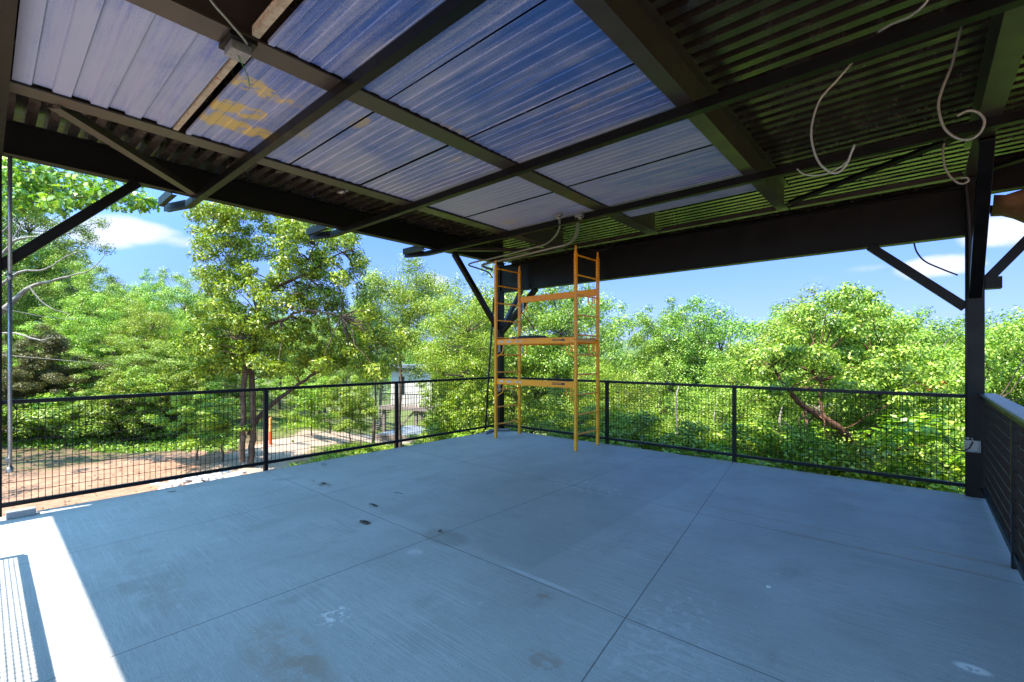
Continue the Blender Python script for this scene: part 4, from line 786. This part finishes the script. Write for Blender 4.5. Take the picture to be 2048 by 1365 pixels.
def rocks(name, px, py0, d, n, spread, sr, m, lab, cat):
    p = at(px, 713, d); g0 = float(gz(p[0], p[1])); b = MB(); g = np.random.default_rng(41)
    for _ in range(n):
        x, y = g.normal(size=2)*spread; r = g.uniform(*sr); zz = float(gz(p[0]+x, p[1]+y))-g0+max(0, (spread*.9-math.hypot(x, y))*.35); n1, n2 = 5, 6; vs = []
        for i in range(n1):
            for j in range(n2):
                th = math.pi*(i+.5)/n1; ph = 6.283*j/n2; k = r*g.uniform(.7, 1.2); vs.append((x+k*math.sin(th)*math.cos(ph), y+k*math.sin(th)*math.sin(ph), zz+k*.7*math.cos(th)))
        b.add(vs, [(i*n2+j, i*n2+(j+1) % n2, (i+1)*n2+(j+1) % n2, (i+1)*n2+j) for i in range(n1-1) for j in range(n2)]+[tuple(range(n2)), tuple(range((n1-1)*n2, n1*n2))[::-1]])
    o = b.build(name, m, loc=(p[0], p[1], g0)); return o
tag(rocks('rock_heap', 405, 935, 8.9, 130, .38, (.03, .09), M['rock'], '', ''), 'heap of pale broken rock on the dirt left of the big forked tree', 'rock heap')
g = np.random.default_rng(5); b = MB()
for _ in range(900):
    d = g.uniform(5, 15); px = g.uniform(-60, 560); p = at(px, 713, d)
    if p[0] > -6.6 or p[1] > 6: continue
    z = float(gz(p[0], p[1])); s = g.uniform(.01, .035); a = g.random()*3; c_, s_ = math.cos(a)*s, math.sin(a)*s
    b.add([(p[0]-c_, p[1]-s_, z), (p[0]+s_, p[1]-c_, z), (p[0]+c_, p[1]+s_, z), (p[0]-s_, p[1]+c_, z), (p[0], p[1], z+s*.9)], [(0, 1, 4), (1, 2, 4), (2, 3, 4), (3, 0, 4)])
tag(b.build('pebbles', M['earth']), 'small clods and pebbles strewn over the dirt yard', 'pebbles', kind='stuff')
# grass and ground cover as stuff
def tufts(name, n, fn, L, Wd, mat, lab, seed):
    g = np.random.default_rng(seed); C_ = []
    while len(C_) < n:
        x, y = fn(g)
        C_.append((x, y, float(gz(x, y))+.03))
    me = leaf_mesh(name, C_, [.16]*n, [14]*n, L, Wd, mat, 'rhomb', .1, .3, seed); o = bpy.data.objects.new(name, me); COL.objects.link(o); tag(o, lab, 'ground cover', kind='stuff')
def f1(g):
    d = g.uniform(9.5, 22); px = g.uniform(560, 1000); p = at(px, 713, d)
    while abs(p[0]+1.02*p[1]+7.4) < 1.6: d = g.uniform(9.5, 22); px = g.uniform(560, 1000); p = at(px, 713, d)
    return p[0], p[1]
tufts('grass', 1800, f1, .12, .03, M['leafA'], 'short bright grass beside the pale track', 51)
def f2(g):
    d = g.uniform(11.6, 15); px = g.uniform(-80, 480); p = at(px, 713, d)
    while p[0] > -13.2+g.normal()*.4: d = g.uniform(11.6, 18); px = g.uniform(-80, 480); p = at(px, 713, d)
    return p[0], p[1]
tufts('undergrowth', 1500, f2, .09, .05, M['leafE'], 'low leafy undergrowth on the floor of the left wood', 52)
def f3(g):
    d = g.uniform(8, 40); px = g.uniform(950, 2200); p = at(px, 713, d); return p[0], p[1]
tufts('undergrowth', 3500, f3, .16, .09, M['leafE'], 'leafy undergrowth covering the slope below the far railing', 53)
# overhead wires on the left
for a, q, lab in (((0, 708, 11), (380, 738, 17), 'thin pale utility wire crossing in front of the left wood'), ((0, 615, 11), (150, 640, 14), 'upper thin utility wire at the left border')):
    tag(MB().tube([at(*a)+np.array([0, 0, -.02]), (at(*a)+at(*q))/2-np.array([0, 0, .06]), at(*q)], .006, 5).build('utility_wire', M['lwht']), lab, 'wire')
